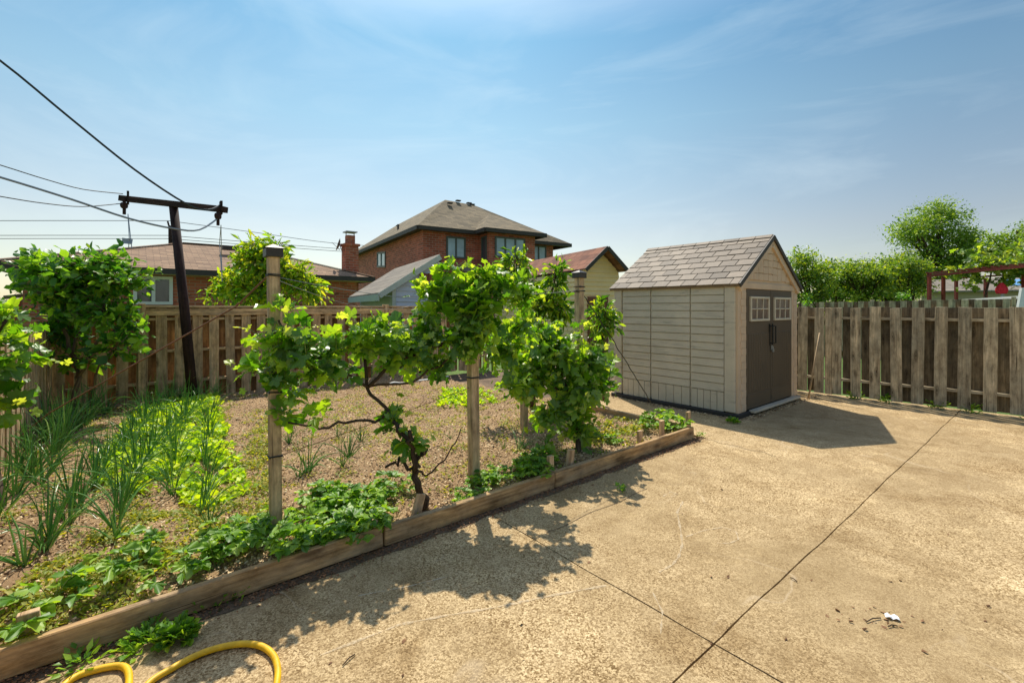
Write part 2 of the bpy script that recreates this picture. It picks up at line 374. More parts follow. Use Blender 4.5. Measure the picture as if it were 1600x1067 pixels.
T_SMALL = (np.array([(0, 0, 0), (-.28, .45, .06), (0, 1, -.1), (.28, .45, .06)]), np.array([(0, 1, 2), (0, 2, 3)]))
_s = []
for k in range(13):
    t = k/12; a = math.pi*(1-t)+0; x = -math.sin(math.pi*t*1.0) if False else None
SER = [(0, 0), (-.18, .12), (-.30, .3), (-.26, .34), (-.36, .52), (-.30, .55), (-.30, .74), (-.2, .74), (-.14, .9), (0, .97), (.14, .9), (.2, .74), (.30, .74), (.30, .55), (.36, .52), (.26, .34), (.30, .3), (.18, .12), (0, 0)]
T_SER = fan(SER, .3, .3)
T_LET = fan([(0, 0), (-.3, .2), (-.42, .5), (-.34, .8), (-.12, .95), (.1, .98), (.34, .8), (.42, .5), (.3, .2), (0, 0)], -.4, .1)

def leaf_object(name, T, P, D, Nn, S, mat, parent=None, loc=None):
    tv, tf = T; P = np.asarray(P, float); n = len(P); D = np.asarray(D, float); Nn = np.asarray(Nn, float); S = np.asarray(S, float)
    D = D/np.maximum(np.linalg.norm(D, axis=1, keepdims=True), 1e-6)
    X = np.cross(D, Nn); X = X/np.maximum(np.linalg.norm(X, axis=1, keepdims=True), 1e-6); Nn = np.cross(X, D)
    jit = RNG.normal(0, .05, (n, len(tv), 3)); jit[:, 0] = 0
    L = (tv[None]*np.stack([np.ones(n), np.ones(n), RNG.uniform(-.3, 2.4, n)], 1)[:, None]+jit*[1, 1, 1.2])*S[:, None, None]
    Vv = P[:, None]+L[..., 0:1]*X[:, None]+L[..., 1:2]*D[:, None]+L[..., 2:3]*Nn[:, None]
    root = parent
    while root is not None and root.parent is not None: root = root.parent
    o0 = np.array(root.location if root is not None else (loc if loc is not None else (0, 0, 0)))
    Vv = (Vv-o0).reshape(-1, 3)
    k = len(tv); Fc = (tf[None]+(np.arange(n)*k)[:, None, None]).reshape(-1, 3)
    me = bpy.data.meshes.new(name); me.vertices.add(len(Vv)); me.vertices.foreach_set('co', Vv.astype(np.float32).ravel())
    me.loops.add(Fc.size); me.loops.foreach_set('vertex_index', Fc.ravel().astype(np.int32))
    me.polygons.add(len(Fc)); me.polygons.foreach_set('loop_start', np.arange(0, Fc.size, 3, dtype=np.int32))
    me.polygons.foreach_set('loop_total', np.full(len(Fc), 3, dtype=np.int32))
    me.update(calc_edges=True); me.materials.append(mat)
    o = bpy.data.objects.new(name, me); ALL.objects.link(o)
    if parent is not None: o.parent = parent
    else: o.location = tuple(o0)
    return o

class Crown:   # leafy shoots grown out of blobs
    def __init__(s): s.P = []; s.D = []; s.N = []; s.S = []; s.mb = MB(); s.P2 = []; s.D2 = []; s.N2 = []; s.S2 = []
    def blob(s, c, r, k, leaf=.1, step=.06, stem=.0025, young=.25, upb=.6, hang=.0, stems=True, inner=.2):
        c = np.array(c, float); r = np.array(r, float)
        for _ in range(k):
            d = RNG.normal(0, 1, 3); d /= np.linalg.norm(d)
            if d[2] < -.3 and random.random() < .4: d[2] *= -1
            e = c+d*r*RNG.uniform(.45, 1.1)*(1.28 if RNG.random() < .16 else 1); st = c+d*r*RNG.uniform(0, inner)+RNG.normal(0, .1, 3)*r
            L = np.linalg.norm(e-st); n = max(2, int(L/step)); t = np.linspace(.15, 1, n)[:, None]
            bend = RNG.normal(0, .12, 3)*L; bend[2] += .12*L
            path = st+(e-st)*t+bend*np.sin(t*math.pi)*.6
            path[:, 2] -= hang*L*t[:, 0]**2
            if stems:
                q = path[::max(1, n//4)]
                if len(q) > 1: s.mb.tube([tuple(x) for x in q], [stem*(1.4-.9*i/(len(q)-1)) for i in range(len(q))], 3, False)
            od = (e-c)/r; od /= max(1e-6, np.linalg.norm(od))
            dirs = RNG.normal(0, .65, (n, 3))+od*.55; dirs[:, 2] -= .12+hang
            side = np.cross(od, [0, 0, 1.0]); side /= max(1e-6, np.linalg.norm(side)); sg = np.where(np.arange(n) % 2, 1, -1)[:, None]
            dirs += side*sg*.7
            nn = RNG.normal(0, .42, (n, 3))+od*.45; nn[:, 2] += upb
            sz = leaf*RNG.uniform(.5, 1.25, n)*(1.0-.45*t[:, 0]**3)
            dn = dirs/np.linalg.norm(dirs, axis=1, keepdims=True)
            pos = path+dn*leaf*.35
            yt = (t[:, 0] > .8) & (RNG.random(n) < young*2.2) & (e[2] > c[2]-r[2]*.2)
            for m_, (A, B, Cn, E) in ((~yt, (s.P, s.D, s.N, s.S)), (yt, (s.P2, s.D2, s.N2, s.S2))):
                if m_.any(): A.append(pos[m_]); B.append(dn[m_]); Cn.append(nn[m_]); E.append(sz[m_]*(1 if A is s.P else .85))
    def build(s, root, T, mat, mat2, name='foliage', stemmat=None):
        o = leaf_object(name, T, np.vstack(s.P), np.vstack(s.D), np.vstack(s.N), np.concatenate(s.S), mat, root)
        if s.P2: leaf_object('young_leaves', T, np.vstack(s.P2), np.vstack(s.D2), np.vstack(s.N2), np.concatenate(s.S2), mat2, root)
        if s.mb.v: s.mb.build('shoots', stemmat or M['stem'], root)
        return o
def wobble(pts, n=6, amp=.02):
    pts = [Vector(p) for p in pts]; outp = []
    for a, b in zip(pts, pts[1:]):
        for k in range(n): outp.append(a.lerp(b, k/n)+(Vector(RNG.normal(0, amp, 3)) if (k or outp) else Vector((0, 0, 0))))
    outp.append(pts[-1]); return outp
def sag(p, q, s, n=14):
    p, q = Vector(p), Vector(q); return [p.lerp(q, k/n)-Z*s*4*(k/n)*(1-k/n) for k in range(n+1)]

# ================================================================== SETTING
mb = MB(); mb.face([(-400, -60, -.05), (400, -60, -.05), (400, 600, -.05), (-400, 600, -.05)])
tag(mb.build('ground', M['lawn']), 'green lawn ground of the yards beyond the fences', None, kind='structure')
mb = MB(); mb.face([W(-9.5, -9.5, -.02), W(5.0, -9.5, -.02), W(4.25, 6.3, -.02), W(-9.5, 6.3, -.02)])
tag(mb.build('dirt_bed', M['dirt']), 'dark dirt under and between the concrete slabs', None, kind='structure')
# patio slabs with worn joint edges
def slab_poly(a0, a1, b0, b1, g=.0042):
    pts = []
    cor = [(a0+g, b0+g), (a1-g, b0+g), (a1-g, b1-g), (a0+g, b1-g)]
    for i in range(4):
        p, q = cor[i], cor[(i+1) % 4]; n = max(2, int(math.dist(p, q)/.07))
        for k in range(n):
            t = k/n; a = p[0]+(q[0]-p[0])*t; b = p[1]+(q[1]-p[1])*t
            if i % 2 == 0: b += .004*math.sin(a*2.3+1)+.0018*math.sin(a*9)+random.gauss(0, .0008)
            else: a += .004*math.sin(b*1.9)+.0018*math.sin(b*8)+random.gauss(0, .0008)
            pts.append(W(a, b, 0))
    return pts
mb = MB()
for a0, a1 in ((-9.2, -6.1), (-6.1, -3.02), (-3.02, 4.10)):
    for b0, b1 in ((-9.5, -4.9), (-4.9, -1.785), (-1.785, -.075)):
        mb.slab(slab_poly(a0, a1, b0, b1), (0, 0, -.09))
mb.slab(slab_poly(.16, 4.10, -.075, 2.6, -.0005), (0, 0, -.09))
for b0, b1 in ((-9.5, -4.9), (-4.9, -1.785), (-1.785, 2.6)):
    ea = lambda b: 4.13+(3.2-b)*.0655+.16
    mb.slab([W(4.095, b0+.006), W(ea(b0), b0+.006), W(ea(b1), b1-.006), W(4.095, b1-.006)], (0, 0, -.09))
patio = tag(mb.build('patio', M['conc'], loc=(0, 0, 0)), None, None, kind='structure')
mb = MB()   # hairline crack continuing the slab joint at the bed's corner
pts = [W(.09+.02*math.sin(k*1.3)+random.gauss(0, .006), -.12-.055*k, .0035) for k in range(15)]
for p, q in zip(pts, pts[1:]):
    d = U*.0035; mb.face([p-d, p+d, q+d, q-d])
pts = [W(-2.9+.1*k, -.54-.012*math.sin(k), .0035) for k in range(13)]
for p, q in zip(pts, pts[1:]):
    d = V*.0025; mb.face([p-d, p+d, q+d, q-d])
tag(mb.build('patio_cracks', M['dirt']), None, None, kind='structure')
def scuff_mat():
    m, nt, b = new_mat('pale_scuff'); oc = nd(nt, 'TexCoord').outputs['Object']; b.inputs['Base Color'].default_value = (.66, .53, .35, 1); b.inputs['Roughness'].default_value = .9
    tr = nd(nt, 'BsdfTransparent'); f = ramp(nt, noise(nt, oc, 45, 5, .8), [(.34, .05), (.56, .65)])
    mxs = nd(nt, 'MixShader', {0: f, 1: tr.outputs[0], 2: b.outputs[0]}); nt.links.new(mxs.outputs[0], nt.nodes['Material Output'].inputs[0]); return m
mb = MB()
for L_, wq in (([(947, 914), (870, 928), (775, 948), (690, 962), (624, 975), (500, 1023)], .011), ([(1036, 775), (1048, 768), (1060, 772)], .008), ([(1067, 783), (1058, 800), (1064, 830), (1066, 851), (1060, 870), (1050, 882), (1030, 893)], .010),
        ([(1072, 838), (1100, 828), (1130, 823), (1150, 830), (1154, 842), (1140, 848), (1120, 848)], .007), ([(1020, 925), (1035, 955), (1032, 990)], .006), ([(560, 930), (640, 915), (700, 900)], .008)):
    P_ = [G(x, y, .0025) for x, y in L_]; Q_ = []
    for a_, b_ in zip(P_, P_[1:]): Q_ += [a_.lerp(b_, k/5) for k in range(5)]
    Q_.append(P_[-1])
    for k in range(len(Q_)-1):
        d = (Q_[k+1]-Q_[k]).normalized(); n_ = Vector((-d.y, d.x, 0)); w0, w1 = wq*(.6+.4*math.sin(k*1.7)), wq*(.6+.4*math.sin((k+1)*1.7))
        mb.face([Q_[k]-n_*w0, Q_[k]+n_*w0, Q_[k+1]+n_*w1, Q_[k+1]-n_*w1])
tag(mb.build('patio_scuffs', scuff_mat()), None, None, kind='structure')
# soil bed heightfield
def soil_z(a, b):
    h = .085+.02*math.sin(a*2.1+b*.8)+.018*math.sin(b*3.3-a*1.1)+.012*math.sin(a*7+1)*math.sin(b*6.1)
    e = min(1, max(0, b/.25)); h = h*e+.075*(1-e)
    if a > -.25: h -= .02
    return h
na, nb = 150, 150; vs = []; fs = []; 
hn = RNG.normal(0, .007, (na+1, nb+1))
for i in range(na+1):
    for j in range(nb+1):
        a = -6.0+6.0*i/na; b = .02+6.33*j/nb; vs.append(tuple(W(a, b, soil_z(a, b)+hn[i, j])))
for i in range(na):
    for j in range(nb):
        k = i*(nb+1)+j; fs.append((k, k+nb+1, k+nb+2, k+1))
me = bpy.data.meshes.new('garden_soil'); me.from_pydata(vs, [], fs); me.materials.append(M['soil'])
me.polygons.foreach_set('use_smooth', [True]*len(me.polygons))
tag(bpy.data.objects.new('garden_soil', me), None, None, kind='structure'); ALL.objects.link(bpy.data.objects['garden_soil'])
def GS(px, py):      # pixel on the soil
    p = G(px, py, .085); a, b = AB(p); return Vector((p.x, p.y, soil_z(a, b)))

# ================================================================== FENCES
def board_fence(name, label, p0, p1, ztop, zbot, bw, pitch, mat, side, group, posts=(), rails=(), cap=False, postz=None, thick=.018, back_top=None, gap_back=.05, postw=.09, jz=.012):
    p0, p1 = Vector(p0), Vector(p1); d = (p1-p0); L = d.length; d.normalize(); n = Vector((d.y, -d.x, 0))*side   # n points to camera side
    root = thing(name, label, 'fence', p0, group)
    fb, bb = MB(), MB(); k = 0; x = bw/2
    while x < L:
        zt = ztop(x/L) if callable(ztop) else ztop
        zz = zt+random.uniform(-jz, jz); c = p0+d*(x+random.uniform(-.006, .006))
        tilt = Vector((0, 0, 1))+d*random.gauss(0, .009); tilt.normalize(); dd = (d-tilt*d.dot(tilt)).normalized()
        zb = zbot+random.uniform(0, .015)
        wd = bw*random.uniform(.96, 1.03)
        fb.box(c+n*(.045+thick/2)+Z*((zz+zb)/2), (wd, thick, zz-zb), (dd, n, tilt), .0015)
        x2 = x+pitch/2
        if x2 < L:
            zz2 = (zt if back_top is None else zt+back_top)+random.uniform(-jz, jz)
            bb.box(p0+d*x2-n*(.045+thick/2)+Z*((zz2+zb)/2), (bw*random.uniform(.97, 1.03), thick, zz2-zb), (d, n, Z), .0015)
        x += pitch
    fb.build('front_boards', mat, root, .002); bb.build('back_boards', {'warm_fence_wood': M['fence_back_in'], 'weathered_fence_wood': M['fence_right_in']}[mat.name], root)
    for rz in rails:
        rb = MB(); rb.beam(p0+Z*rz, p1+Z*(rz if not callable(ztop) else rz+ztop(1)-ztop(0)), .088, .04); rb.build('rail', mat, root)
    for t in posts:
        pb = MB(); zt = (ztop(t/L) if callable(ztop) else ztop)+(postz or .05)
        c = p0+d*t+n*(.04 if cap else .0); pb.box(c+Z*((zt+zbot)/2), (postw, .14 if cap else postw, zt-zbot), (d, n, Z)); 
        o = pb.build('post', mat, root, .004)
    if cap:
        cb = MB(); cb.beam(p0+Z*(ztop+.012), p1+Z*(ztop+.012), .19, .035); cb.build('top_cap', mat, root, .003)
        cb = MB(); cb.beam(p0+Z*(ztop-.075)+n*.076, p1+Z*(ztop-.075)+n*.076, .02, .11); cb.build('trim_board', mat, root, .002)
    return root
BF0, BF1 = W(-6.0, 6.38), W(1.75, 6.38)
board_fence('board_fence', 'tan board-on-board fence with a flat top cap across the back of the vegetable garden', BF0, BF1, 1.545, .04, .14, .235, M['fence_back'], 1, None,
    posts=[1.0, 3.0, 5.0, 7.0], rails=[.35, .85, 1.36], cap=True, postz=.06)
board_fence('board_fence', 'tan board fence along the left edge of the garden, running towards the viewer', W(-6.05, 6.3), W(-6.05, -1.0), 1.30, .04, .14, .235, M['fence_back'], -1, None,
    posts=[0.05, 2.2, 4.4, 6.6], rails=[.3, 1.1], cap=False, postz=.04)
RF0, RF1 = W(4.13, 3.2), W(4.70, -5.5)
board_fence('board_fence', 'weathered grey-brown shadowbox fence standing beside the concrete patio at the right', RF0, RF1, 1.545, .03, .145, .262, M['fence_right'], 1, None,
    posts=[1.3, 3.35, 5.8, 8.2], rails=[.30, 1.36], postz=-.01, back_top=0.0, postw=.1)
FF0 = W(4.13, 3.2)+U*2.2+V*9; FF1 = W(4.7, -5.5)+U*6.3+V*2.2
board_fence('board_fence', 'grey board fence farther off, its tops showing above the patio fence below the red pergola', Vector((5.2, 21.0, 0)), Vector((15.2, 10.2, 0)), lambda t: 1.60+.22*t, -.2, .145, .262, M['fence_right'], 1, None,
    posts=[3, 6, 9, 12], rails=[.4, 1.35], postz=0)

# ================================================================== RESIN SHED
SA0, SA1, SB0, SB1 = 1.40, 3.60, .14, 2.22; EZ = 1.86; RZ = 2.60; FL = .06
shed = thing('garden_shed', 'beige resin garden shed with grey shingled gable roof and brown double doors on the patio', 'shed', W((SA0+SA1)/2, (SB0+SB1)/2, 0))
mb = MB(); mb.box(W((SA0+SA1)/2, (SB0+SB1)/2-.01, .03), (SA1-SA0+.10, SB1-SB0+.12, .06)); mb.build('base', M['resin_base'], shed, .006)
mb = MB(); mb.box(W((SA0+SA1)/2+.1, SB0-.085, .055), (1.75, .09, .035)); mb.build('door_sill', M['resin'], shed, .006)
def siding(mb, o, d, L, n, zs, out=.013):
    o = Vector(o)
    for z0, z1 in zip(zs, zs[1:]):
        a, b = o+Z*z0, o+d*L+Z*z0; c, e = o+d*L+Z*z1, o+Z*z1
        g_ = Z*.009; c, e = c-g_*.2, e-g_*.2; a, b = a+g_, b+g_
        mb.face([a+n*out, b+n*out, c+n*.006, e+n*.006]); mb.face([a-n*.012, b-n*.012, b+n*out, a+n*out]); mb.face([a-n*.012, a+n*out, e+n*.006, e-n*.012]); mb.face([b-n*.012, c-n*.012, c+n*.006, b+n*out]); mb.face([e+n*.006, c+n*.006, c-n*.012, e-n*.012])
for aw, nn, nm in ((SA0, -U, 1), (SA1, U, 2)):
    mb = MB()
    mb.box(W(aw-nn.dot(U)*.045, (SB0+SB1)/2, (EZ+FL)/2+.03), (.05, SB1-SB0-.02, EZ-FL+.0))
    ov = (SB1-SB0-.30)/3; zs = [.34+(EZ-.36)*k/13 for k in range(14)]
    for k, (s0, s1) in enumerate(((.16, .16+ov*.86), (.17+ov*.86, .16+ov*2.02), (.17+ov*2.02, .14+ov*3))):
        o = W(aw, SB0+s0)-nn*.006; siding(mb, o, V, s1-s0-.012, nn, zs, .016)
        nb2 = 5
        for q in range(nb2):
            wq = (s1-s0-.012)/nb2; mb.box(o+V*(wq*(q+.5))+Z*.20+nn*.0, (.022, wq-.008, .27))
    mb.build('side_wall', M['resin'], shed)
    for bb_ in (SB0+.075, SB1-.07):
        mb = MB(); mb.box(W(aw-nn.dot(U)*.02, bb_, (EZ+FL)/2+.015), (.075, .15, EZ-FL+.01)); mb.build('corner_trim', M['resin'], shed, .008)
mb = MB(); mb.box(W((SA0+SA1)/2, SB1-.03, (EZ+FL)/2), (SA1-SA0-.1, .04, EZ-FL)); mb.build('back_wall', M['resin'], shed)
# front: jambs with stacked-block relief, header, gable
for a0, a1 in ((SA0+.02, SA0+.27), (SA1-.25, SA1-.0)):
    mb = MB(); mb.box(W((a0+a1)/2, SB0-.005, (EZ+FL)/2), (a1-a0, .05, EZ-FL))
    for k in range(17):
        off = .03 if k % 2 else 0
        mb.box(W((a0+a1)/2+.03+(-.02 if k % 2 else .01), SB0-.033, FL+.06+k*.1), (.14, .012, .094), None, .001)
    mb.build('door_jamb', M['resin_f'], shed, .003)
DA0, DA1 = SA0+.27, SA1-.25
mb = MB(); mb.box(W((SA0+SA1)/2+.01, SB0-.012, EZ+.0), (SA1-SA0, .066, .09)); mb.build('door_header', M['resin_f'], shed, .005)
AM = (SA0+SA1)/2
mb = MB(); sl_ = (RZ-EZ)/((SA1-SA0)/2)
def gable_pt(a, z, b): return W(a, b, z)
mb.slab([W(SA0+.01, SB0-.02, EZ+.04), W(SA1-.01, SB0-.02, EZ+.04), W(AM, SB0-.02, RZ-.02)], V*.04)
mb.build('gable_panel', M['resin_f'], shed)
mb = MB()       # shake relief in gable
for r_ in range(5):
    z0 = EZ+.10+r_*.105; half = (RZ-.08-z0-.05)/sl_
    if half < .08: break
    n_ = max(1, int(2*half/.16)); wq = 2*half/n_
    for q in range(n_): mb.box(W(AM-half+wq*(q+.5), SB0-.03, z0+.045+random.uniform(-.012, .004)), (wq-.01, .016, .098), None, .001)
mb.build('gable_shakes', M['resin_f'], shed, .002)
for s in (-1, 1):
    mb = MB(); mb.beam(W(AM+s*1.09, SB0-.045, EZ-.045), W(AM, SB0-.045, RZ-.06), .05, .10, up=Z); mb.build('gable_trim', M['resin_f'], shed, .004)
# doors
def door(a0, a1, hside):
    ac = (a0+a1)/2; z0, z1 = FL+.02, EZ-.05
    mb = MB(); mb.box(W(ac, SB0-.012, (z0+z1)/2), (a1-a0-.012, .045, z1-z0))
    wq = (a1-a0-.13)/9       # ribbed lower panel
    for q in range(9): mb.box(W(a0+.065+wq*(q+.5), SB0-.036, .98-.24), (wq-.006, .008, .84))
    mb.box(W(ac, SB0-.036, .21), (a1-a0-.06, .008, .16))
    d_ = mb.build('door', M['door'], shed, .003)
    wz0, wz1, wa0, wa1 = 1.36, 1.69, a0+.10, a1-.09
    wf = MB(); bq = SB0-.045; t = .032
    wf.box(W((wa0+wa1)/2, bq, wz0), (wa1-wa0, .03, t)); wf.box(W((wa0+wa1)/2, bq, wz1), (wa1-wa0, .03, t))
    for aa in (wa0+t/2, wa1-t/2): wf.box(W(aa, bq, (wz0+wz1)/2), (t, .028, wz1-wz0-t))
    wf.box(W((wa0+wa1)/2, bq, (wz0+wz1)/2), (wa1-wa0-2*t, .02, .016))
    for f in (1/3, 2/3):
        for zc0, zc1 in ((wz0+t/2, (wz0+wz1)/2-.01), ((wz0+wz1)/2+.01, wz1-t/2)):
            wf.beam(W(wa0+(wa1-wa0)*f, bq, zc0), W(wa0+(wa1-wa0)*f+.008, bq, zc1), .014, .014, up=V)
    fr = wf.build('window_frame', M['white_resin'], d_, .003)
    pn = MB(); pn.box(W((wa0+wa1)/2, SB0-.037, (wz0+wz1)/2), (wa1-wa0-.02, .006, wz1-wz0-.02)); pn.build('window_pane', M['pane_b'], d_)
    ah = a1-.055 if hside > 0 else a0+.055
    hb = MB(); hb.tube([W(ah, SB0-.04, 1.0), W(ah, SB0-.085, 1.0), W(ah, SB0-.085, 1.26), W(ah, SB0-.04, 1.26)], .012, 8)
    hb.box(W(ah, SB0-.042, 1.13), (.03, .012, .33)); hb.build('handle', M['black'], d_)
M['white_resin'] = plain('cream_resin', (.60, .53, .40), .5)
M['pane_b'] = plain('brown_pane', (.16, .11, .085), .25, .3)
door(DA0, (DA0+DA1)/2, 1); door((DA0+DA1)/2, DA1, -1)
mb = MB(); cm = (DA0+DA1)/2; mb.box(W(cm, SB0-.05, .93), (.05, .012, .07)); mb.box(W(cm+.008, SB0-.066, .885), (.04, .02, .045)); mb.tube([W(cm-.005, SB0-.066, .90), W(cm-.005, SB0-.066, .945), W(cm+.02, SB0-.066, .945), W(cm+.02, SB0-.066, .90)], .004, 6); mb.build('padlock', M['wire'], shed, .002)
# roof
OH = .075; pitchv = Vector((1, 0, 0))
for s in (-1, 1):
    nrm = (U*s*(RZ-EZ)+Z*((SA1-SA0)/2)).normalized()
    eave_a = AM+s*((SA1-SA0)/2+.06); ez = EZ-.04; 
    p_e0, p_e1 = W(eave_a, SB0-OH, ez+.045), W(eave_a, SB1+OH, ez+.045); p_r0, p_r1 = W(AM, SB0-OH, RZ+.045), W(AM, SB1+OH, RZ+.045)
    down = (p_e0-p_r0); SL = down.length; down.normalize()
    mb = MB(); mb.slab([p_e0, p_e1, p_r1, p_r0] if s < 0 else [p_r0, p_r1, p_e1, p_e0], -nrm*.035); rf = mb.build('roof_panel', M['tile'], shed)
    tb = MB(); nc = 8; Lb = SB1-SB0+2*OH
    for r_ in range(nc):
        x0 = r_*SL/nc; tw = Lb/9; off = (r_ % 2)*.5*tw
        q = -off
        while q < Lb-.01:
            a_, b_ = max(0, q)+.004, min(Lb, q+tw)-.004
            if b_-a_ > .03:
                cpos = p_r0+down*(x0+SL/nc/2+random.uniform(0, .008))+V*((a_+b_)/2)+nrm*(.007+random.uniform(0, .002))
                tl = (down+nrm*.045).normalized(); tn = tl.cross(V)*(-1 if tl.cross(V).dot(nrm) < 0 else 1)
                tb.box(cpos, (SL/nc+.004, b_-a_, .012), (tl, V, tn), .0015)
            q += tw
    tb.build('roof_shingles', M['tile'], shed, .002)
    mb = MB(); mb.beam(p_e0-V*.012-nrm*.015, p_r0-V*.012-nrm*.015, .024, .062, up=nrm); mb.build('roof_edge', M['eave'], shed, .003)
mb = MB()
for k in range(9):
    for s in (-1, 1):
        tn = (U*s*(RZ-EZ)+Z*((SA1-SA0)/2)).normalized(); dd = (U*s-Z*(RZ-EZ)/((SA1-SA0)/2)).normalized()
        b0 = SB0-OH+(SB1-SB0+2*OH)/9*(k+.5); mb.box(W(AM, b0, RZ+.068)+dd*.045, (.09, (SB1-SB0+2*OH)/9-.006, .012), (dd, V, tn))
mb.build('ridge_cap', M['tile'], shed, .002)

# ================================================================== BUNGALOW
A = Vector((-10.6, 13.3, 0)); EB = 2.70
bung = thing('bungalow', 'low red brick bungalow with brown hip roof behind the tan back fence', 'house', A)
def BP(u, v, z): return A+U*u+V*v+Z*z
eaL, eaR = -3.05, 6.85; rz = 3.95
def solve_u(px, v, z):
    r = (px-CX)/F; b = A+V*v; return (r*b.y-b.x)/(U.x-r*U.y)
r1 = BP(solve_u(285, 4.2, rz), 4.2, rz); r2 = BP(solve_u(385, 4.2, rz), 4.2, rz)
e0, e1, e2, e3 = BP(eaL, 0, EB), BP(eaR, 0, EB), BP(eaR, 8.4, EB), BP(eaL, 8.4, EB)
mb = MB()
def rface(pts): # uv along the eave
    mb.face(pts)
rface([e0, e1, r2, r1]); rface([e1, e2, r2]); rface([e2, e3, r1, r2]); rface([e3, e0, r1]); mb.face([e0, e3, e2, e1])
roof = mb.build('roof', M['roof_brown'], bung)
mb = MB()
for p, q in ((e0, e1), (e1, e2), (e3, e0)): mb.beam(p-Z*.09, q-Z*.09, .10, .16)
mb.build('gutter', M['eave'], bung)
mb = MB()
for p, q in ((r1, r2),): mb.beam(p+Z*.02, q+Z*.02, .25, .03)
for p, q in ((e0, r1), (e1, r2)): mb.beam(p+Z*.02, q+Z*.02, .22, .02)
mb.build('ridge_cap', M['roof_brown'], roof)
wu0, wu1 = eaL+.5, eaR-.5
mb = MB()
for p, q in ((BP(wu0, .5, 0), BP(wu1, .5, 0)), (BP(wu1, .5, 0), BP(wu1, 7.9, 0)), (BP(wu1, 7.9, 0), BP(wu0, 7.9, 0)), (BP(wu0, 7.9, 0), BP(wu0, .5, 0))):
    mb.face([p, q, q+Z*EB, p+Z*EB])
mb.build('wall', M['brick_low'], bung)
mb = MB(); mb.face([BP(eaL, .03, EB-.17), BP(eaL, .52, EB-.17), BP(eaR-.3, .52, EB-.17), BP(eaR, .03, EB-.17)]); mb.build('soffit', M['cream'], bung)
def window(parent, o, d, n, w, h, fm, gm, panes=2, t=.07, sub=True, dep=.06):
    """o = lower left corner of frame on the wall"""
    f = MB(); o = Vector(o); c = o+n*dep/2
    f.box(c+d*w/2+Z*t/2, (w, dep, t), (d, n, Z)); f.box(c+d*w/2+Z*(h-t/2), (w, dep, t), (d, n, Z))
    xs = [t/2]+[w*k/panes for k in range(1, panes)]+[w-t/2]
    for x in xs: f.box(c+d*x+Z*h/2, (t, dep-.004, h-2*t), (d, n, Z))
    fo = f.build('window', fm, parent); g = MB(); g.box(o+n*.012+d*w/2+Z*h/2, (w-t, .02, h-t), (d, n, Z)); g.build('pane', gm, fo); return fo
wd_ = solve_u(270, .5, 2)-solve_u(208, .5, 2); p = BP(solve_u(208, .5, 0), .5, 0)
Yw = BP(solve_u(240, .5, 0), .5, 0).y
zb_ = H+(HOR-476)/F*Yw; zt_ = EB-.2
window(bung, p+Z*zb_, U, -V, wd_, zt_-zb_-.02, M['white'], M['glass_d'], 2, .09)
mb = MB(); vc = at(360, 388, 16.8); mb.box(vc, (.5, .3, .14)); mb.build('roof_vent', M['eave'], roof)
# chimney
chx = at(547, 400, 18.2); 
mb = MB(); mb.box((chx.x, chx.y, 3.05), (.50, .50, 2.0)); mb.box((chx.x, chx.y, 4.0), (.60, .60, .10)); mb.box((chx.x, chx.y, 4.22), (.30, .3, .34))
for fch in (1,):
    pass
ch = mb.build('chimney', M['brick_low'], bung, .01)
mb = MB(); 
for s in (-1, 1): mb.box((chx.x+s*.16, chx.y, 4.44), (.03, .03, .14))
mb.box((chx.x, chx.y, 4.52), (.44, .44, .04)); mb.build('chimney_cap', M['wire'], ch)
mb = MB(); dc = at(531, 383, 18.0); k_ = Vector((-.9, -.3, .3)).normalized(); s1 = k_.orthogonal().normalized(); s2 = k_.cross(s1)
rings = []
for r_, dz in ((.02, 0), (.14, .02), (.26, .07)):
    rings.append([dc+(s1*math.cos(t)+s2*math.sin(t))*r_+k_*dz for t in [2*math.pi*q/14 for q in range(14)]])
for a_, b_ in zip(rings, rings[1:]):
    for q in range(14): mb.face([a_[q], a_[(q+1) % 14], b_[(q+1) % 14], b_[q]])
mb.tube([dc, dc+Vector((.12, 0, -.35))], .015, 6); mb.tube([dc+Vector((0, 0, -.2)), dc+k_*.3], .01, 5); mb.build('satellite_dish', M['wire'], bung)

# ================================================================== TWO-STOREY HOUSE
HU = Vector((.851, .525, 0)).normalized(); HV = Vector((-HU.y, HU.x, 0)); HC = Vector((-4.64, 22.6, 0)); HE = 5.6
house = thing('brick_house', 'large two-storey red brick house with steep olive-brown hip roof rising in the distance', 'house', HC)
def HP(f, s, z): return HC+HU*f+HV*s+Z*z
mb = MB(); P1, P2 = HP(3.05, 3.7, 7.95), HP(5.1, 3.9, 7.9); P3, P4 = HP(3.2, 13.2, 7.95), HP(5.1, 13.2, 7.9)
E0, E1 = HP(0, 0, HE), HP(10.7, 1.3, HE); E2, E3 = HP(10.7, 16.5, HE), HP(0, 16.5, HE)
mb.face([E0, HP(7.0, 0, HE), P2, P1]); mb.face([HP(7.0, 0, HE), HP(7.0, 1.3, HE), P2]); mb.face([HP(7.0, 1.3, HE), E1, P2])
mb.face([E1, E2, P4, P2]); mb.face([E2, E3, P3, P4]); mb.face([E3, E0, P1, P3]); mb.face([P1, P2, P4, P3])
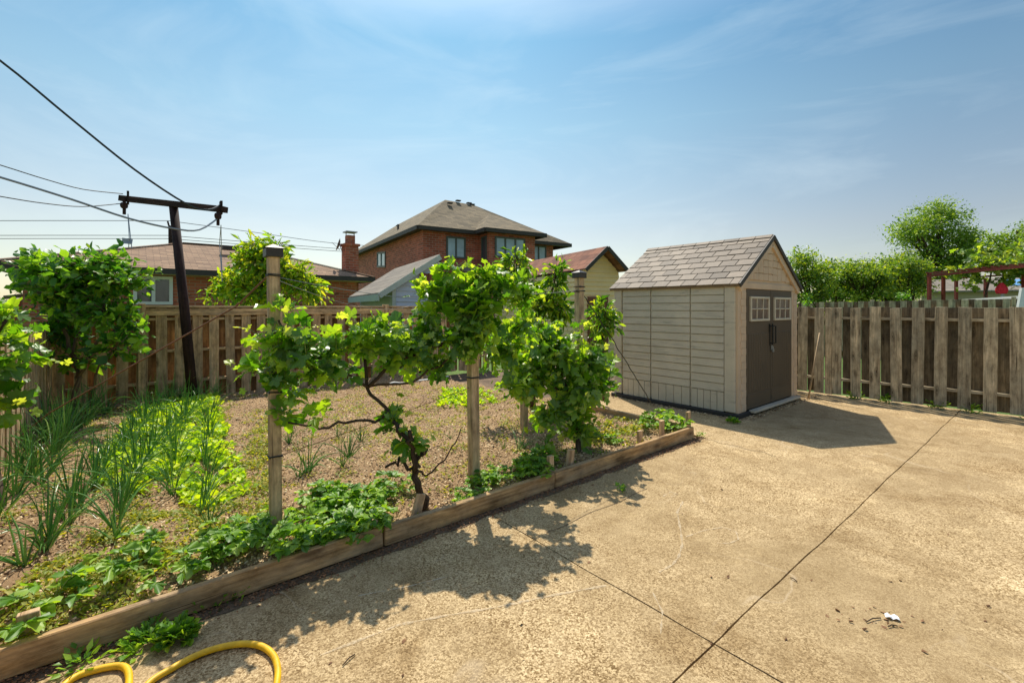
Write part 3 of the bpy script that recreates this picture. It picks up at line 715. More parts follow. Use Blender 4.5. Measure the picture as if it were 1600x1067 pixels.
# bay hip
BL, BR = HP(3.15, -1.15, HE+.003), HP(6.95, -1.15, HE+.003); top = HP(5.05, 1.9, HE+1.45); BL2, BR2 = HP(3.15, .9, HE+.003), HP(6.95, .9, HE+.003)
mb.face([BL, BR, top]); mb.face([BL2, BL, top]); mb.face([BR, BR2, top])
hr = mb.build('roof', M['roof_grey'], house)
mb = MB()
for p, q in ((E3, E0), (E0, HP(3.15, 0, HE)), (HP(3.15, 0, HE), BL), (BL, BR), (BR, HP(6.95, 1.3, HE)), (HP(6.95, 1.3, HE), E1), (E1, E2)):
    mb.beam(p-Z*.10, q-Z*.10, .14, .2)
mb.build('eave_trim', M['eave'], house)
mb = MB(); q5 = .42; z_ = HE-.14
mb.face([HP(0, 0, z_), HP(0, 16.5, z_), HP(q5, 16.5, z_), HP(q5, 0, z_)]); mb.face([HP(0, .002, z_-.003), HP(3.2, .002, z_-.003), HP(3.2, q5, z_-.003), HP(0, q5, z_-.003)])
mb.face([HP(3.15, -1.15, z_), HP(6.95, -1.15, z_), HP(6.95, -.7, z_), HP(3.15, -.7, z_)]); mb.face([HP(6.95, 1.3, z_), HP(10.7, 1.3, z_), HP(10.7, 1.8, z_), HP(6.95, 1.8, z_)])
mb.face([HP(3.15, -1.15, z_-.003), HP(3.15, .4, z_-.003), HP(3.6, .4, z_-.003), HP(3.6, -1.15, z_-.003)])
mb.build('soffit', M['eave'], house)
mb = MB(); cs = [(q5, 16.1), (q5, q5), (3.6, q5), (3.6, -.72), (6.5, -.72), (6.5, 1.75), (9.6, 1.75), (9.6, 16.1)]
for (a_, b_), (c_, d_) in zip(cs, cs[1:]+cs[:1]): mb.face([HP(a_, b_, 0), HP(c_, d_, 0), HP(c_, d_, HE), HP(a_, b_, HE)])
mb.build('wall', M['brick'], house)
def on_plane(px, py, o, n):   # ray through pixel onto vertical plane
    d = Vector(((px-CX)/F, 1, (HOR-py)/F)); t = (Vector(o)-Vector((0, 0, H))).dot(n)/d.dot(n); return Vector((0, 0, H))+d*t
def hwin(x0, x1, y0, y1, o, n, d, panes, gm='glass', fm='window_frame', par=house, t=.09):
    a_ = on_plane(x0, y1, o, n); b_ = on_plane(x1, y1, o, n); tp = on_plane(x0, y0, o, n)
    return window(par, a_, d, n, (b_-a_).length, tp.z-a_.z, M[fm], M[gm], panes, t)
hwin(697, 727, 369, 403, HP(0, q5, 0), -HV, HU, 2); hwin(773, 820, 369, 402, HP(0, -.72, 0), -HV, HU, 3)
hwin(829, 853, 383, 408, HP(0, 1.75, 0), -HV, HU, 2)
a_ = on_plane(603, 418, HP(q5, 0, 0), -HU); b_ = on_plane(590, 418, HP(q5, 0, 0), -HU); tp = on_plane(603, 393, HP(q5, 0, 0), -HU)
window(house, b_, (a_-b_).normalized(), -HU, (a_-b_).length, tp.z-a_.z, M['window_frame'], M['glass'], 2, .12)
window(house, HP(3.6, -.05, 3.9)-HV*.45, HV, -HU, .55, 1.4, M['window_frame'], M['glass_d'], 1, .08)
mb = MB(); mb.slab([HP(2.3, -.55, 3.45), HP(4.2, -1.3, 3.45), HP(4.2, q5, 3.75), HP(2.3, q5, 3.75)], (0, 0, -.1)); mb.build('porch_roof', M['roof_blue'], house)
mb = MB()
for f_, s_, z_ in ((3.05, 3.0, 7.62), (3.9, 3.7, 8.0), (4.7, 3.85, 7.98), (5.0, 4.0, 7.96), (1.9, 9.0, 7.1), (7.5, 1.6+1.9, 6.75)):
    mb.box(HP(f_, s_, z_), (.28, .24, .06), (HU, HV, Z))
mb.build('roof_vents', M['eave'], hr)
mb = MB(); vp = at(622, 357, 28.5); mb.tube([vp-Z*.5, vp+Z*.25], .06, 8); mb.build('vent_pipe', M['black'], hr)
mb = MB(); pp = HP(.3, 15.8, 0); mb.tube([at(560, 402, 36), at(568, 410, 36), at(569, 470, 36)], .06, 6); mb.build('downspout', M['black'], house)

# ================================================================== BLUE SHED
SD = Vector((-.46, .888, 0)).normalized(); SG = Vector((SD.y, -SD.x, 0)); R0 = Vector((-1.81, 11.6, 0))
bs = thing('lean_to_shed', 'small pale blue sided shed with a single sloping grey roof behind the back fence', 'shed', R0-SG*.7)
def BS(g, s, z): return R0-SG*g+SD*s+Z*z
mb = MB(); zr, ze = 2.90, 1.90; hw = 1.52; LL = 5.0
mb.slab([BS(hw, LL, ze), BS(hw, 0, ze), BS(0, 0, zr), BS(0, LL, zr)], (0, 0, -.05)); mb.build('roof', M['roof_blue'], bs)
mb = MB(); mb.beam(BS(hw, -.01, ze-.08), BS(.0, -.01, zr-.08), .03, .13); mb.beam(BS(hw+.01, 0, ze-.12), BS(hw+.01, LL, ze-.12), .03, .16); mb.build('fascia', M['fascia_g'], bs)
mb = MB(); g1 = 1.18
zs = [.0+.13*k for k in range(23)]
for z0, z1 in zip(zs, zs[1:]):
    def gl(z): return min(g1, (zr-.12-z)/(zr-ze)*hw)
    gr0, gr1 = gl(z0), gl(z1)
    if gr1 <= .02: break
    o = .03; mb.face([BS(gr0, .12-o, z0), BS(0, .12-o, z0), BS(0, .12, z1), BS(gr1, .12, z1)]); mb.face([BS(gr0, .12, z0), BS(0, .12, z0), BS(0, .12-o, z0), BS(gr0, .12-o, z0)])
mb.face([BS(g1, .12, 0), BS(g1, LL-.1, 0), BS(g1, LL-.1, zr-.12-g1*.66), BS(g1, .12, zr-.12-g1*.66)])
mb.build('wall', M['siding_b'], bs)
mb = MB(); mb.box(BS(g1-.03, .09, 1.0), (.09, .05, 2.06), (SG, SD, Z)); mb.build('corner_board', M['fascia_g'], bs)
mb = MB(); mb.box(BS(-.02, .4, zr/2-.03), (.04, .7, zr-.08), (SG, SD, Z)); mb.build('back_wall', M['eave'], bs)
mb = MB(); va, vb = on_plane(656, 434, BS(0, .1, 0), -SD), on_plane(683, 434, BS(0, .1, 0), -SD); vc = (va+vb)/2-SD*.02; ww = (vb-va).length
mb.box(vc, (ww, .02, .20), (SG, SD, Z)); 
for k in range(5): mb.box(vc-SD*.02+SG*(ww*(k/4-.5)), (.025, .03, .22), (SG, SD, Z))
mb.build('gable_vent', M['brown_vent'], bs)

# ================================================================== YELLOW GARAGE
YD = Vector((-.43, .903, 0)).normalized(); YG = Vector((YD.y, -YD.x, 0)); Y0 = at(949.5, 384.5, 15.0); YR = Y0.z; yw = .86
yb = thing('yellow_shed', 'narrow yellow sided outbuilding with reddish shingle gable roof behind the peach trees', 'shed', Vector((Y0.x, Y0.y, 0))+YD*3)
def YP(g, s, z): return Vector((Y0.x, Y0.y, 0))+YG*g+YD*s+Z*z
YE = YR-.76; YL = 7.6
for s in (-1, 1):
    mb = MB(); pts = [YP(s*yw, 0, YE), YP(0, 0, YR), YP(0, YL, YR), YP(s*yw, YL, YE)]
    mb.slab([pts[0], pts[3], pts[2], pts[1]], (0, 0, -.04)); mb.build('roof_slope', M['roof_red'], yb)
    mb = MB(); mb.beam(YP(s*yw, -.02, YE-.05), YP(0, -.02, YR-.05), .03, .12); mb.build('barge_board', M['eave'], yb)
mb = MB(); inn = yw-.06
zs = [.15*k for k in range(26)]
for z0, z1 in zip(zs, zs[1:]):
    def yl(z): return min(inn, (YR-.1-z)/(YR-YE)*yw)
    g0, g2 = yl(z0), yl(z1)
    if g2 <= .02: break
    o = .035; mb.face([YP(-g0, .45-o, z0), YP(g0, .45-o, z0), YP(g2, .45, z1), YP(-g2, .45, z1)]); mb.face([YP(-g0, .45, z0), YP(g0, .45, z0), YP(g0, .45-o, z0), YP(-g0, .45-o, z0)])
    if z1 < YE+.05:
        for s in (-1, 1):
            mb.face([YP(s*(inn+o), .45, z0), YP(s*(inn+o), YL-.2, z0), YP(s*inn, YL-.2, z1), YP(s*inn, .45, z1)]); mb.face([YP(s*inn, .45, z0), YP(s*inn, YL-.2, z0), YP(s*(inn+o), YL-.2, z0), YP(s*(inn+o), .45, z0)])
mb.build('wall', M['siding_y'], yb)
mb = MB(); mb.box(YP(-.1, .40, .95), (.8, .06, 1.9), (YG, YD, Z)); mb.build('door', M['brown_vent'], yb)

# ================================================================== TRELLIS POSTS, WIRES, STAKES, EDGING
def trellis_post(base, top, wid, label, cap=True, ties=(), lean=(0, 0), name='trellis_post'):
    base = Vector(base); t = thing(name, label, 'post', base, 'posts that carry the grape wires')
    tp = Vector((base.x+lean[0], base.y+lean[1], top)); b0 = Vector((base.x, base.y, -.1))
    mb = MB(); ax = (tp-b0).normalized(); d1 = (U-ax*U.dot(ax)).normalized(); d2 = ax.cross(d1)
    mb.box((tp+b0)/2, (wid, wid, (tp-b0).length), (d1, d2, ax)); mb.build('shaft', M['post'], t, .005)
    if cap:
        mb = MB(); mb.box(tp+ax*.0, (wid+.035, wid+.035, .06), (d1, d2, ax)); 
        h = (wid+.05)/2; q = [tp+ax*.03+d1*a*h+d2*b*h for a, b in ((-1, -1), (1, -1), (1, 1), (-1, 1))]; pk = tp+ax*.06
        for k in range(4): mb.face([q[k], q[(k+1) % 4], pk])
        mb.face(q[::-1]); mb.build('cap', M['cap'], t, .003)
    for z in ties:
        mb = MB(); c = b0.lerp(tp, (z+.1)/(top+.1)); h = wid/2+.004
        for rr in range(2):
            q = [c+d1*a*h+d2*b*h+Z*(.008*rr+random.uniform(-.006, .006)) for a, b in ((-1, -1), (1, -1), (1, 1), (-1, 1), (-1, -1))]
            mb.tube(q, .0035, 5)
        mb.build('wire_tie', M['black'], t)
    return tp
P1b, P2b, P3b = GS(431, 820), GS(741, 748), Vector((.745, 5.07, .08))
Tp1 = trellis_post(P1b, 1.915, .070, 'tall square trellis post with dark cap left of the gnarled vine trunk', True, (1.76, 1.38, .98, .55), (-.018, 0))
Tp2 = trellis_post(P2b, 1.74, .078, 'square trellis post under the densest grape foliage in the middle of the row', False, (1.55, .95), (-.02, .0))
Tp3 = trellis_post(P3b, 1.90, .080, 'square trellis post with dark cap at the shed end of the vine row', True, (1.77, 1.72), (0, 0))
trellis_post(GS(819, 668), 1.2, .075, 'short weathered post half hidden behind the bushy grape vine', False, ())
def wire(name, label, pts, r, mat, cat='wire', group=None):
    if name == 'clothesline': pts = [pts[0]+(pts[0]-pts[1])*k+Z*.012*k*k for k in (14, 10, 7, 4, 2)]+list(pts)
    mb = MB(); mb.tube(pts, r, 5); return tag(mb.build(name, mat, loc=pts[0]), label, cat, group)
wire('trellis_wire', 'thin trellis wire strung from the middle post to the capped post near the shed', sag(P2b+Z*1.58, P3b+Z*1.66, .02), .0022, M['wire'])
wire('trellis_wire', 'thin upper trellis wire from the tall left post to the middle post', sag(P1b+Z*1.68, P2b+Z*1.5, .03), .0022, M['wire'])
wire('trellis_wire', 'low trellis wire at knee height between the tall left post and the middle post', sag(P1b+Z*.47, P2b+Z*.8, .01), .0025, M['rust'])
gw = G(0, 712, .1); 
wire('guy_wire', 'rusty guy wire slanting from the tall capped post down to the left fence', [Vector(p) for p in (Tp1-Z*.12, at(370, 478, 3.15), at(77, 645, 4.35), at(8, 700, 4.62), W(-6.0, .75, .02))], .006, M['rust'])
wire('guy_chain', 'twisted dark guy wire slanting from the post by the shed down to the ground', wobble([Tp3-Z*.15, at(960, 535, 5.7), at(1018, 630, 6.25)], 12, .004), .006, M['black'])
wire('old_cable', 'loose cable drooping from the tall left post towards the back fence', sag(Tp1-Z*.17, at(640, 478, 7.5), .12), .0022, M['wire'])

E_ = [AB(G(0, 1056))[0]-.6, AB(G(607, 862))[0], AB(G(872, 765))[0], .02]
labs = ['long weathered timber edging the garden bed at the yellow hose', 'middle edging timber in front of the gnarled vine trunk', 'edging timber at the shed end of the garden bed front']
for k in range(3):
    a0, a1 = E_[k]+.006, E_[k+1]-.006; mb = MB(); n = 10; hgt = .132
    b0j, b1j = random.uniform(-.012, .012), random.uniform(-.012, .012)
    dd = (W(a1, b1j)-W(a0, b0j)).normalized(); nn = Vector((dd.y, -dd.x, 0))
    mb.box((W(a0, b0j)+W(a1, b1j))/2+Z*(hgt/2+.004)+V*.0, ((W(a1, b1j)-W(a0, b0j)).length, .045, hgt), (dd, nn, Z), .004)
    o = mb.build('edging_timber', M['edging'], bevel=.006, loc=W((a0+a1)/2, 0, 0)); tag(o, labs[k], 'timber', 'timbers edging the garden bed')
mb = MB(); mb.beam(W(.0, .06, .07), W(-.02, 1.9, .07), .045, .14, jit=.004); tag(mb.build('edging_timber', M['edging'], bevel=.006, loc=W(0, 1, 0)), 'edging timber running back from the bed corner beside the shed wall', 'timber', 'timbers edging the garden bed')
mb = MB(); mb.tube(wobble([GS(600, 604)+Z*.02, GS(640, 600)+Z*.02, GS(700, 587)+Z*.03], 5, .008), .022, 8); tag(mb.build('drain_pipe', M['white'], smooth=True, loc=GS(640, 600)), 'thin white pipe lying on the soil near the foot of the back fence', 'pipe')
for (px, py, wd2, h2, lab, tl) in ((55, 985, .075, .155, 'wooden stake inside the timber near the yellow hose, at the left edge', -.05), (585, 845, .07, .12, 'low wooden stake at the end of the long edging timber', .05),
    (645, 812, .065, .19, 'leaning wooden stake in front of the gnarled vine trunk', .3), (862, 748, .055, .21, 'thin dark stake at the joint of the timbers, left of the pale stake', .0),
    (888, 738, .07, .215, 'pale wooden stake right of the timber joint under the bushy vine', .15), (998, 697, .065, .18, 'dark weathered stake between the bushy vine and the bed corner', .05),
    (1034, 686, .065, .225, 'pale stake second from the bed corner by the shed', 0), (1073, 672, .065, .24, 'stake at the bed corner nearest the shed doors', 0)):
    p = G(px, py, .05); a_, b_ = AB(p); p = W(a_, max(.065, min(b_, .12)), 0)
    mb = MB(); ax = (Z+U*tl).normalized(); d1 = (U-ax*U.dot(ax)).normalized(); mb.box(p+ax*(h2/2+.01), (wd2, .035, h2+.06), (d1, ax.cross(d1), ax), .003)
    tag(mb.build('wooden_stake', M['stake'], bevel=.003, loc=p), lab, 'stake', 'stakes holding the bed timbers')

# ================================================================== CLOTHESLINE POLE AND WIRES
PB = Vector(at(302, 600, 7.2)); PB.z = .05; PT = at(271, 322, 7.2)
cp = thing('clothesline_pole', 'dark leaning wooden T pole with pulleys in front of the back fence', 'pole', PB)
mb = MB(); ax = (PT-PB).normalized(); mb.tube([PB-ax*.2, PB.lerp(PT, .5)+Vector((.01, 0, 0)), PT], [.074, .068, .06], 12); mb.build('pole', M['pole'], cp, smooth=True)
X0, X1 = at(189, 310, 7.35), at(353, 328, 7.0)
mb = MB(); mb.beam(X0, X1, .09, .09); mb.build('crossbar', M['pole'], cp, .004)
for xx in (.07, .955):
    c = X0.lerp(X1, xx); mb = MB(); mb.box(c+Z*.02, (.03, .13, .2), None); mb.tube([c-Vector((0, .07, .0)), c-Vector((0, .07, .26))], .022, 8); mb.tube([c+Vector((-.02, -.08, -.12)), c+Vector((.03, -.08, -.12))], .05, 12)
    pu = mb.build('pulley', M['pole'], cp)
    mb = MB()
    if xx < .5:
        mb.tube([c-Z*.24, at(202, 372, 7.2), at(201, 388, 7.2)], .006, 5); mb.tube([c-Z*.24, at(206, 388, 7.2)], .006, 5); mb.box(at(199, 377, 7.2), (.12, .05, .07), None, .015)
    else: mb.tube([c-Z*.24, at(346, 400, 7.1), at(347, 440, 7.0)], .006, 5); mb.tube([c-Z*.24, at(343, 380, 7.1), at(347, 440, 7.0)], .005, 5)
    mb.build('hanging_rope', M['wire'], pu)
cl = 'clothes lines running to the T pole'
def pxline(pts, Ya, Yb, n=4):
    m = len(pts); P = [at(x, y, Ya+(Yb-Ya)*k/(m-1)) for k, (x, y) in enumerate(pts)]
    P = [Vector(p) for p in P]; o = []
    for i in range(m-1):
        p0, p1, p2, p3 = P[max(i-1, 0)], P[i], P[i+1], P[min(i+2, m-1)]
        for k in range(n):
            t = k/n; o.append(.5*((2*p1)+(p2-p0)*t+(2*p0-5*p1+4*p2-p3)*t*t+(3*p1-p0-3*p2+p3)*t**3))
    o.append(P[-1]); return o
wire('clothesline', 'thick dark line from the top left of the sky looping down to the right pulley', pxline([(-120, 15), (0, 95), (110, 185), (210, 265), (290, 318), (325, 328), (345, 320)], 5.0, 7.0), .0135, M['darkwire'], 'line', cl)
wire('clothesline', 'thick grey line sagging past the pole shaft up to the right pulley', pxline([(-120, 243), (0, 277), (110, 311), (200, 341), (270, 357), (312, 359), (345, 338)], 4.6, 7.0), .013, M['wire'], 'line', cl)
wire('clothesline', 'thin line reaching the top of the left pulley', pxline([(-120, 222), (0, 258), (70, 280), (130, 296), (192, 303)], 5.0, 7.3), .007, M['darkwire'], 'line', cl)
wire('clothesline', 'thin line reaching the underside of the left pulley', pxline([(-120, 285), (0, 307), (70, 318), (130, 323), (192, 318)], 5.0, 7.3), .007, M['darkwire'], 'line', cl)
ul = thing('utility_pole', 'thin distant utility pole rising behind the bungalow roof', 'pole', at(266, 470, 34))
mb = MB(); mb.tube([at(268, 480, 34)-Z*2, at(267, 353, 34)], .16, 8); mb.tube([at(266, 360, 34), at(262, 346, 34)], .06, 6); mb.build('shaft', M['pole'], ul)
for k, (yl_, yr_, lab) in enumerate(((345, 384, 'uppermost distant power line'), (368, 392, 'middle distant power line of three'), (373, 396, 'lowest distant power line of three'))):
    pl = pxline([(-300, yl_+2), (0, yl_), (262, yl_)], 30, 34)+pxline([(262, yl_), (400, (yl_+yr_)/2-1), (520, yr_-4), (640, yr_+4)], 34, 48)[1:]
    wire('power_line', lab, pl, .022, M['darkwire'], 'power line', 'power lines behind the bungalow')

# ================================================================== GRAPE VINES
def img_blobs(cr, lst, dens=1.0, **kw):
    for (px, py, Y, rx, ry, rz, k) in lst:
        k = int(k*dens)
        c = at(px, py, Y); cr.blob(c, (rx*Y/F, ry, rz*Y/F), k, **kw)
va = thing('grape_vine', 'grape vine with gnarled bare forked trunk, leaves trained along the trellis posts', 'vine', GS(668, 792), 'grape vines on the trellis')
cr_ = Crown()
kw = dict(leaf=.105, step=.05, stem=.003, young=.6, dens=1.4)
img_blobs(cr_, [(440, 545, 3.02, 60, .22, 60, 26), (405, 575, 3.0, 35, .15, 32, 9), (455, 600, 3.05, 40, .18, 30, 12), (500, 560, 3.15, 38, .18, 42, 10), (445, 490, 3.0, 22, .1, 28, 5), (440, 650, 3.02, 25, .12, 25, 5),
    (570, 540, 3.4, 52, .2, 38, 18), (615, 560, 3.5, 50, .2, 30, 14), (540, 590, 3.3, 35, .16, 25, 6), (640, 540, 3.6, 30, .2, 30, 8),
    (710, 470, 3.85, 60, .2, 48, 32), (685, 530, 3.8, 55, .2, 45, 26), (755, 490, 3.82, 50, .2, 65, 34), (745, 435, 3.88, 50, .18, 26, 18), (680, 570, 3.8, 46, .18, 26, 14), (790, 550, 4.2, 44, .2, 60, 24), (730, 540, 3.75, 40, .14, 40, 18), (665, 500, 3.8, 32, .16, 40, 16), (700, 425, 3.85, 30, .14, 26, 12), (790, 455, 4.0, 40, .18, 36, 20), (740, 500, 3.75, 44, .12, 52, 26), (650, 570, 3.7, 44, .15, 26, 14), (805, 605, 4.3, 30, .18, 30, 12), (600, 520, 3.4, 46, .16, 26, 14), (530, 550, 3.2, 26, .14, 34, 8), (470, 560, 3.05, 46, .16, 46, 14), (820, 470, 4.1, 30, .18, 34, 16), (815, 520, 4.2, 34, .18, 34, 16), (640, 545, 3.6, 44, .14, 36, 18), (570, 520, 3.35, 50, .14, 26, 14), (505, 570, 3.15, 30, .12, 36, 10), (665, 455, 3.8, 28, .12, 24, 10),
    (612, 670, 3.3, 22, .14, 38, 9), (640, 690, 3.25, 25, .12, 20, 6), (490, 650, 3.15, 45, .1, 14, 4)], **kw)
cr_.build(va, T_GRAPE, M['grape'], M['grape_young'])
mb = MB(); tb_ = GS(668, 792)
def lim(pts, r0, r1, amp=.012):
    w_ = wobble(pts, 4, amp); mb.tube(w_, [r0+(r1-r0)*k/(len(w_)-1) for k in range(len(w_))], 7)
k1 = at(648, 735, 3.25); k2 = at(640, 712, 3.25); k3 = at(610, 650, 3.35); k4 = at(575, 605, 3.4)
lim([tb_-Z*.05, at(655, 760, 3.27), k1], .030, .023); lim([k1, at(642, 690, 3.2), at(640, 672, 3.2)], .02, .014); lim([k1, at(625, 722, 3.2), at(602, 730, 3.15)], .014, .008)
lim([k1, at(652, 715, 3.28), at(668, 700, 3.3)], .014, .008); lim([k1, at(658, 708, 3.3), at(650, 685, 3.3)], .016, .010); lim([k1, at(668, 745, 3.3), at(700, 710, 3.35), at(720, 670, 3.4)], .008, .004)
lim([at(642, 690, 3.2), at(620, 665, 3.25), k3, k4, at(570, 560, 3.4)], .016, .011); lim([k3, at(590, 655, 3.3), at(540, 658, 3.2), at(500, 672, 3.1), at(450, 660, 3.05)], .012, .007)
lim([k4, at(620, 560, 3.5), at(690, 540, 3.75), at(740, 500, 3.9), at(770, 450, 3.95)], .014, .009); lim([k4, at(520, 570, 3.3), at(450, 560, 3.05), at(435, 500, 3.0)], .012, .007)
lim([at(575, 604, 3.4), at(640, 600, 3.6), at(700, 560, 3.75)], .010, .008)
mb.build('trunk', M['bark'], va, smooth=True)
vb_ = thing('grape_vine', 'bushy grape vine spilling to the ground before the capped post nearest the shed', 'vine', GS(905, 712), 'grape vines on the trellis')
cr_ = Crown()
img_blobs(cr_, [(870, 560, 4.75, 65, .35, 50, 52), (830, 590, 4.6, 45, .3, 50, 30), (900, 620, 4.75, 52, .3, 62, 48), (925, 570, 4.9, 35, .25, 50, 26), (860, 650, 4.65, 35, .28, 38, 20), (905, 670, 4.7, 34, .22, 32, 18), (850, 530, 4.7, 40, .25, 30, 16), (800, 560, 4.5, 30, .2, 35, 10), (945, 600, 4.9, 26, .2, 30, 14), (810, 610, 4.5, 32, .25, 34, 16), (850, 690, 4.5, 24, .15, 16, 6)], leaf=.112, step=.05, stem=.003, young=.45, dens=1.35)
cr_.build(vb_, T_GRAPE, M['grape'], M['grape_young'])
mb = MB(); tb_ = GS(905, 712); lim([tb_-Z*.05, at(900, 670, 4.75), at(890, 620, 4.75), at(870, 560, 4.75)], .032, .018); lim([at(890, 620, 4.75), at(925, 560, 4.9)], .015, .01); lim([at(890, 620, 4.75), at(835, 590, 4.6)], .015, .01)
mb.build('trunk', M['bark'], vb_, smooth=True)
vc_ = thing('grape_vine', 'grape vine with bright pale leaves cut by the left edge of the photo', 'vine', W(-5.8, 1.9, .08), 'grape vines on the trellis')
cr_ = Crown(); img_blobs(cr_, [(10, 500, 3.6, 36, .3, 30, 12), (15, 570, 3.6, 34, .3, 45, 22), (-30, 540, 3.6, 50, .3, 90, 30), (25, 620, 3.6, 24, .2, 25, 8), (5, 640, 3.5, 25, .2, 16, 5)], leaf=.125, step=.06, young=.6)
cr_.build(vc_, T_GRAPE, M['grape'], M['grape_young'])
mb = MB(); lim([W(-5.8, 1.9, 0), at(-30, 600, 3.7), at(-20, 540, 3.6), at(10, 500, 3.6)], .025, .012); mb.build('trunk', M['bark'], vc_, smooth=True)

# ================================================================== SHRUBS AND FRUIT TREES NEAR
def plant(name, label, cat, base, blobs, T, m1, m2, limbs, barkm='bark', group=None, **kw):
    t = thing(name, label, cat, base, group); c = Crown(); img_blobs(c, blobs, **kw); c.build(t, T, M[m1], M[m2], stemmat=M[barkm])
    global mb; mb = MB()
    for pts, r0, r1 in limbs: lim(pts, r0, r1, .02)
    mb.build('trunk', M[barkm], t, smooth=True); return t
b_ = at(118, 625, 6.3); b_.z = .05
plant('lilac_bush', 'large dark green broad-leaved bush growing in the fence corner', 'bush', b_,
    [(85, 430, 6.2, 48, .5, 42, 34), (150, 425, 6.3, 55, .55, 40, 42), (185, 450, 6.3, 42, .5, 45, 32), (110, 470, 6.2, 65, .55, 45, 44), (60, 420, 6.2, 30, .4, 28, 14), (170, 500, 6.2, 45, .45, 40, 28), (100, 520, 6.3, 50, .45, 38, 24), (180, 545, 6.1, 40, .35, 26, 16), (120, 565, 6.2, 38, .35, 28, 12), (200, 520, 6.2, 26, .3, 22, 8)],
    T_OVAL, 'shrub', 'peach', [([b_, at(120, 590, 6.25), at(105, 530, 6.2), at(90, 460, 6.2)], .035, .015), ([at(120, 590, 6.25), at(150, 540, 6.2), at(165, 470, 6.2)], .025, .012), ([at(112, 560, 6.2), at(130, 500, 6.2), at(140, 430, 6.2)], .02, .01), ([b_+Vector((.1, 0, 0)), at(160, 570, 6.1), at(185, 540, 6.1)], .018, .008)],
    barkm='bark_pale', leaf=.16, step=.065, stem=.004, young=.15, dens=1.9)
b_ = at(405, 470, 10.2); b_.z = 0
plant('fruit_tree', 'bright yellow-green leafy fruit tree standing just beyond the back fence', 'tree', b_,
    [(410, 410, 10.2, 45, .6, 38, 42), (370, 445, 10.2, 42, .6, 30, 26), (450, 430, 10.2, 45, .6, 35, 36), (400, 385, 10.2, 22, .4, 22, 12), (435, 385, 10.2, 18, .35, 22, 9), (480, 450, 10.2, 30, .5, 25, 18), (340, 455, 10.2, 24, .4, 18, 9), (410, 460, 10.2, 60, .6, 22, 22)],
    T_LANCE, 'bright', 'bright', [([b_, at(405, 470, 10.2), at(410, 420, 10.2), at(405, 380, 10.2)], .07, .02), ([at(405, 465, 10.2), at(450, 430, 10.2)], .04, .015), ([at(405, 465, 10.2), at(370, 440, 10.2)], .04, .015)],
    leaf=.23, step=.06, stem=.006, young=.4, hang=.3, dens=2.6)
b_ = G(838, 640, .08)
b_ = Vector((.3, 6.6, .08))
plant('peach_tree', 'upright peach tree with long drooping leaves behind the middle of the vine row', 'tree', b_,
    [(806, 415, 6.3, 24, .25, 32, 26), (812, 455, 6.3, 28, .3, 32, 26), (868, 440, 6.5, 18, .2, 36, 22), (875, 480, 6.5, 24, .25, 30, 18), (845, 480, 6.5, 42, .35, 34, 34), (840, 440, 6.6, 22, .2, 18, 10), (830, 520, 6.3, 45, .35, 26, 20), (770, 540, 6.0, 30, .3, 40, 14)],
    T_LANCE, 'peach', 'bright', [([b_, at(835, 560, 6.5), at(820, 500, 6.4), at(808, 400, 6.3)], .05, .012), ([at(832, 545, 6.5), at(850, 490, 6.5), at(870, 420, 6.5)], .03, .01)],
    leaf=.17, step=.04, stem=.004, young=.5, hang=.35, dens=1.7)
b_ = Vector((1.45, 7.2, .08))
plant('peach_tree', 'small peach tree squeezed between the capped post and the shed wall', 'tree', b_,
    [(942, 490, 7.0, 20, .25, 30, 24), (935, 515, 7.0, 22, .25, 20, 14), (952, 505, 7.0, 14, .2, 20, 9)],
    T_LANCE, 'peach', 'bright', [([b_, at(944, 540, 7.1), at(942, 480, 7.0)], .035, .01)], leaf=.17, step=.04, stem=.004, young=.5, hang=.35, dens=1.7)

# ================================================================== FAR TREES
def far_tree(name, label, base, blobs, T, m1, m2, leaf, step, trunk_top, group=None, r=.18, **kw):
    t = thing(name, label, 'tree', base, group); c = Crown(); img_blobs(c, blobs, leaf=leaf, step=step, stems=False, **kw); c.build(t, T, M[m1], M[m2], 'crown')
    mbb = MB(); top = Vector(trunk_top); mbb.tube(wobble([base, base.lerp(top, .5), top], 3, r*.25), [r*(1-.1*k) for k in range(7)], 8)
    for b in blobs[::2]:
        e = at(b[0], b[1], b[2]); s_ = base.lerp(top, .55); mbb.tube(wobble([s_, s_.lerp(e, .5)+Z*.1, e], 3, r*.3), [r*.55*(1-.13*k) for k in range(7)], 6)
    mbb.build('trunk', M['bark'], t); return t
def rb(cx, cy, rx, ry, Y, n, k, br=.42):
    L = []
    for _ in range(n):
        a = random.uniform(0, 2*math.pi); q = math.sqrt(random.random())*.72
        x, y = cx+rx*q*math.cos(a), cy+ry*q*math.sin(a); s = br*random.uniform(.7, 1.25)
        L.append((x, y, Y+random.uniform(-.06, .06)*Y*.5, rx*s, rx*s*Y/F, ry*s*.9, k))
    return L
b_ = Vector(((1468-CX)/F*38, 38, 0))
far_tree('tall_tree', 'tallest broad airy green tree rising beyond the red pergola', b_, rb(1468, 388, 84, 80, 38, 44, 56, .36)+[(1440, 345, 38, 22, 1.2, 14, 30), (1505, 335, 38, 24, 1.2, 14, 30), (1470, 330, 38, 22, 1.2, 14, 30)], T_SMALL, 'tree_far', 'tree_mid', .27, .16, at(1466, 350, 38), r=.3, young=.15)
b_ = Vector(((1590-CX)/F*34, 34, 0))
far_tree('tall_tree', 'rounded green tree at the right edge of the photo behind the pergola vines', b_, rb(1585, 385, 56, 46, 34, 22, 62)+rb(1640, 385, 50, 45, 34, 6, 50), T_SMALL, 'tree_far', 'tree_mid', .25, .17, at(1590, 360, 34), r=.22, young=.3)
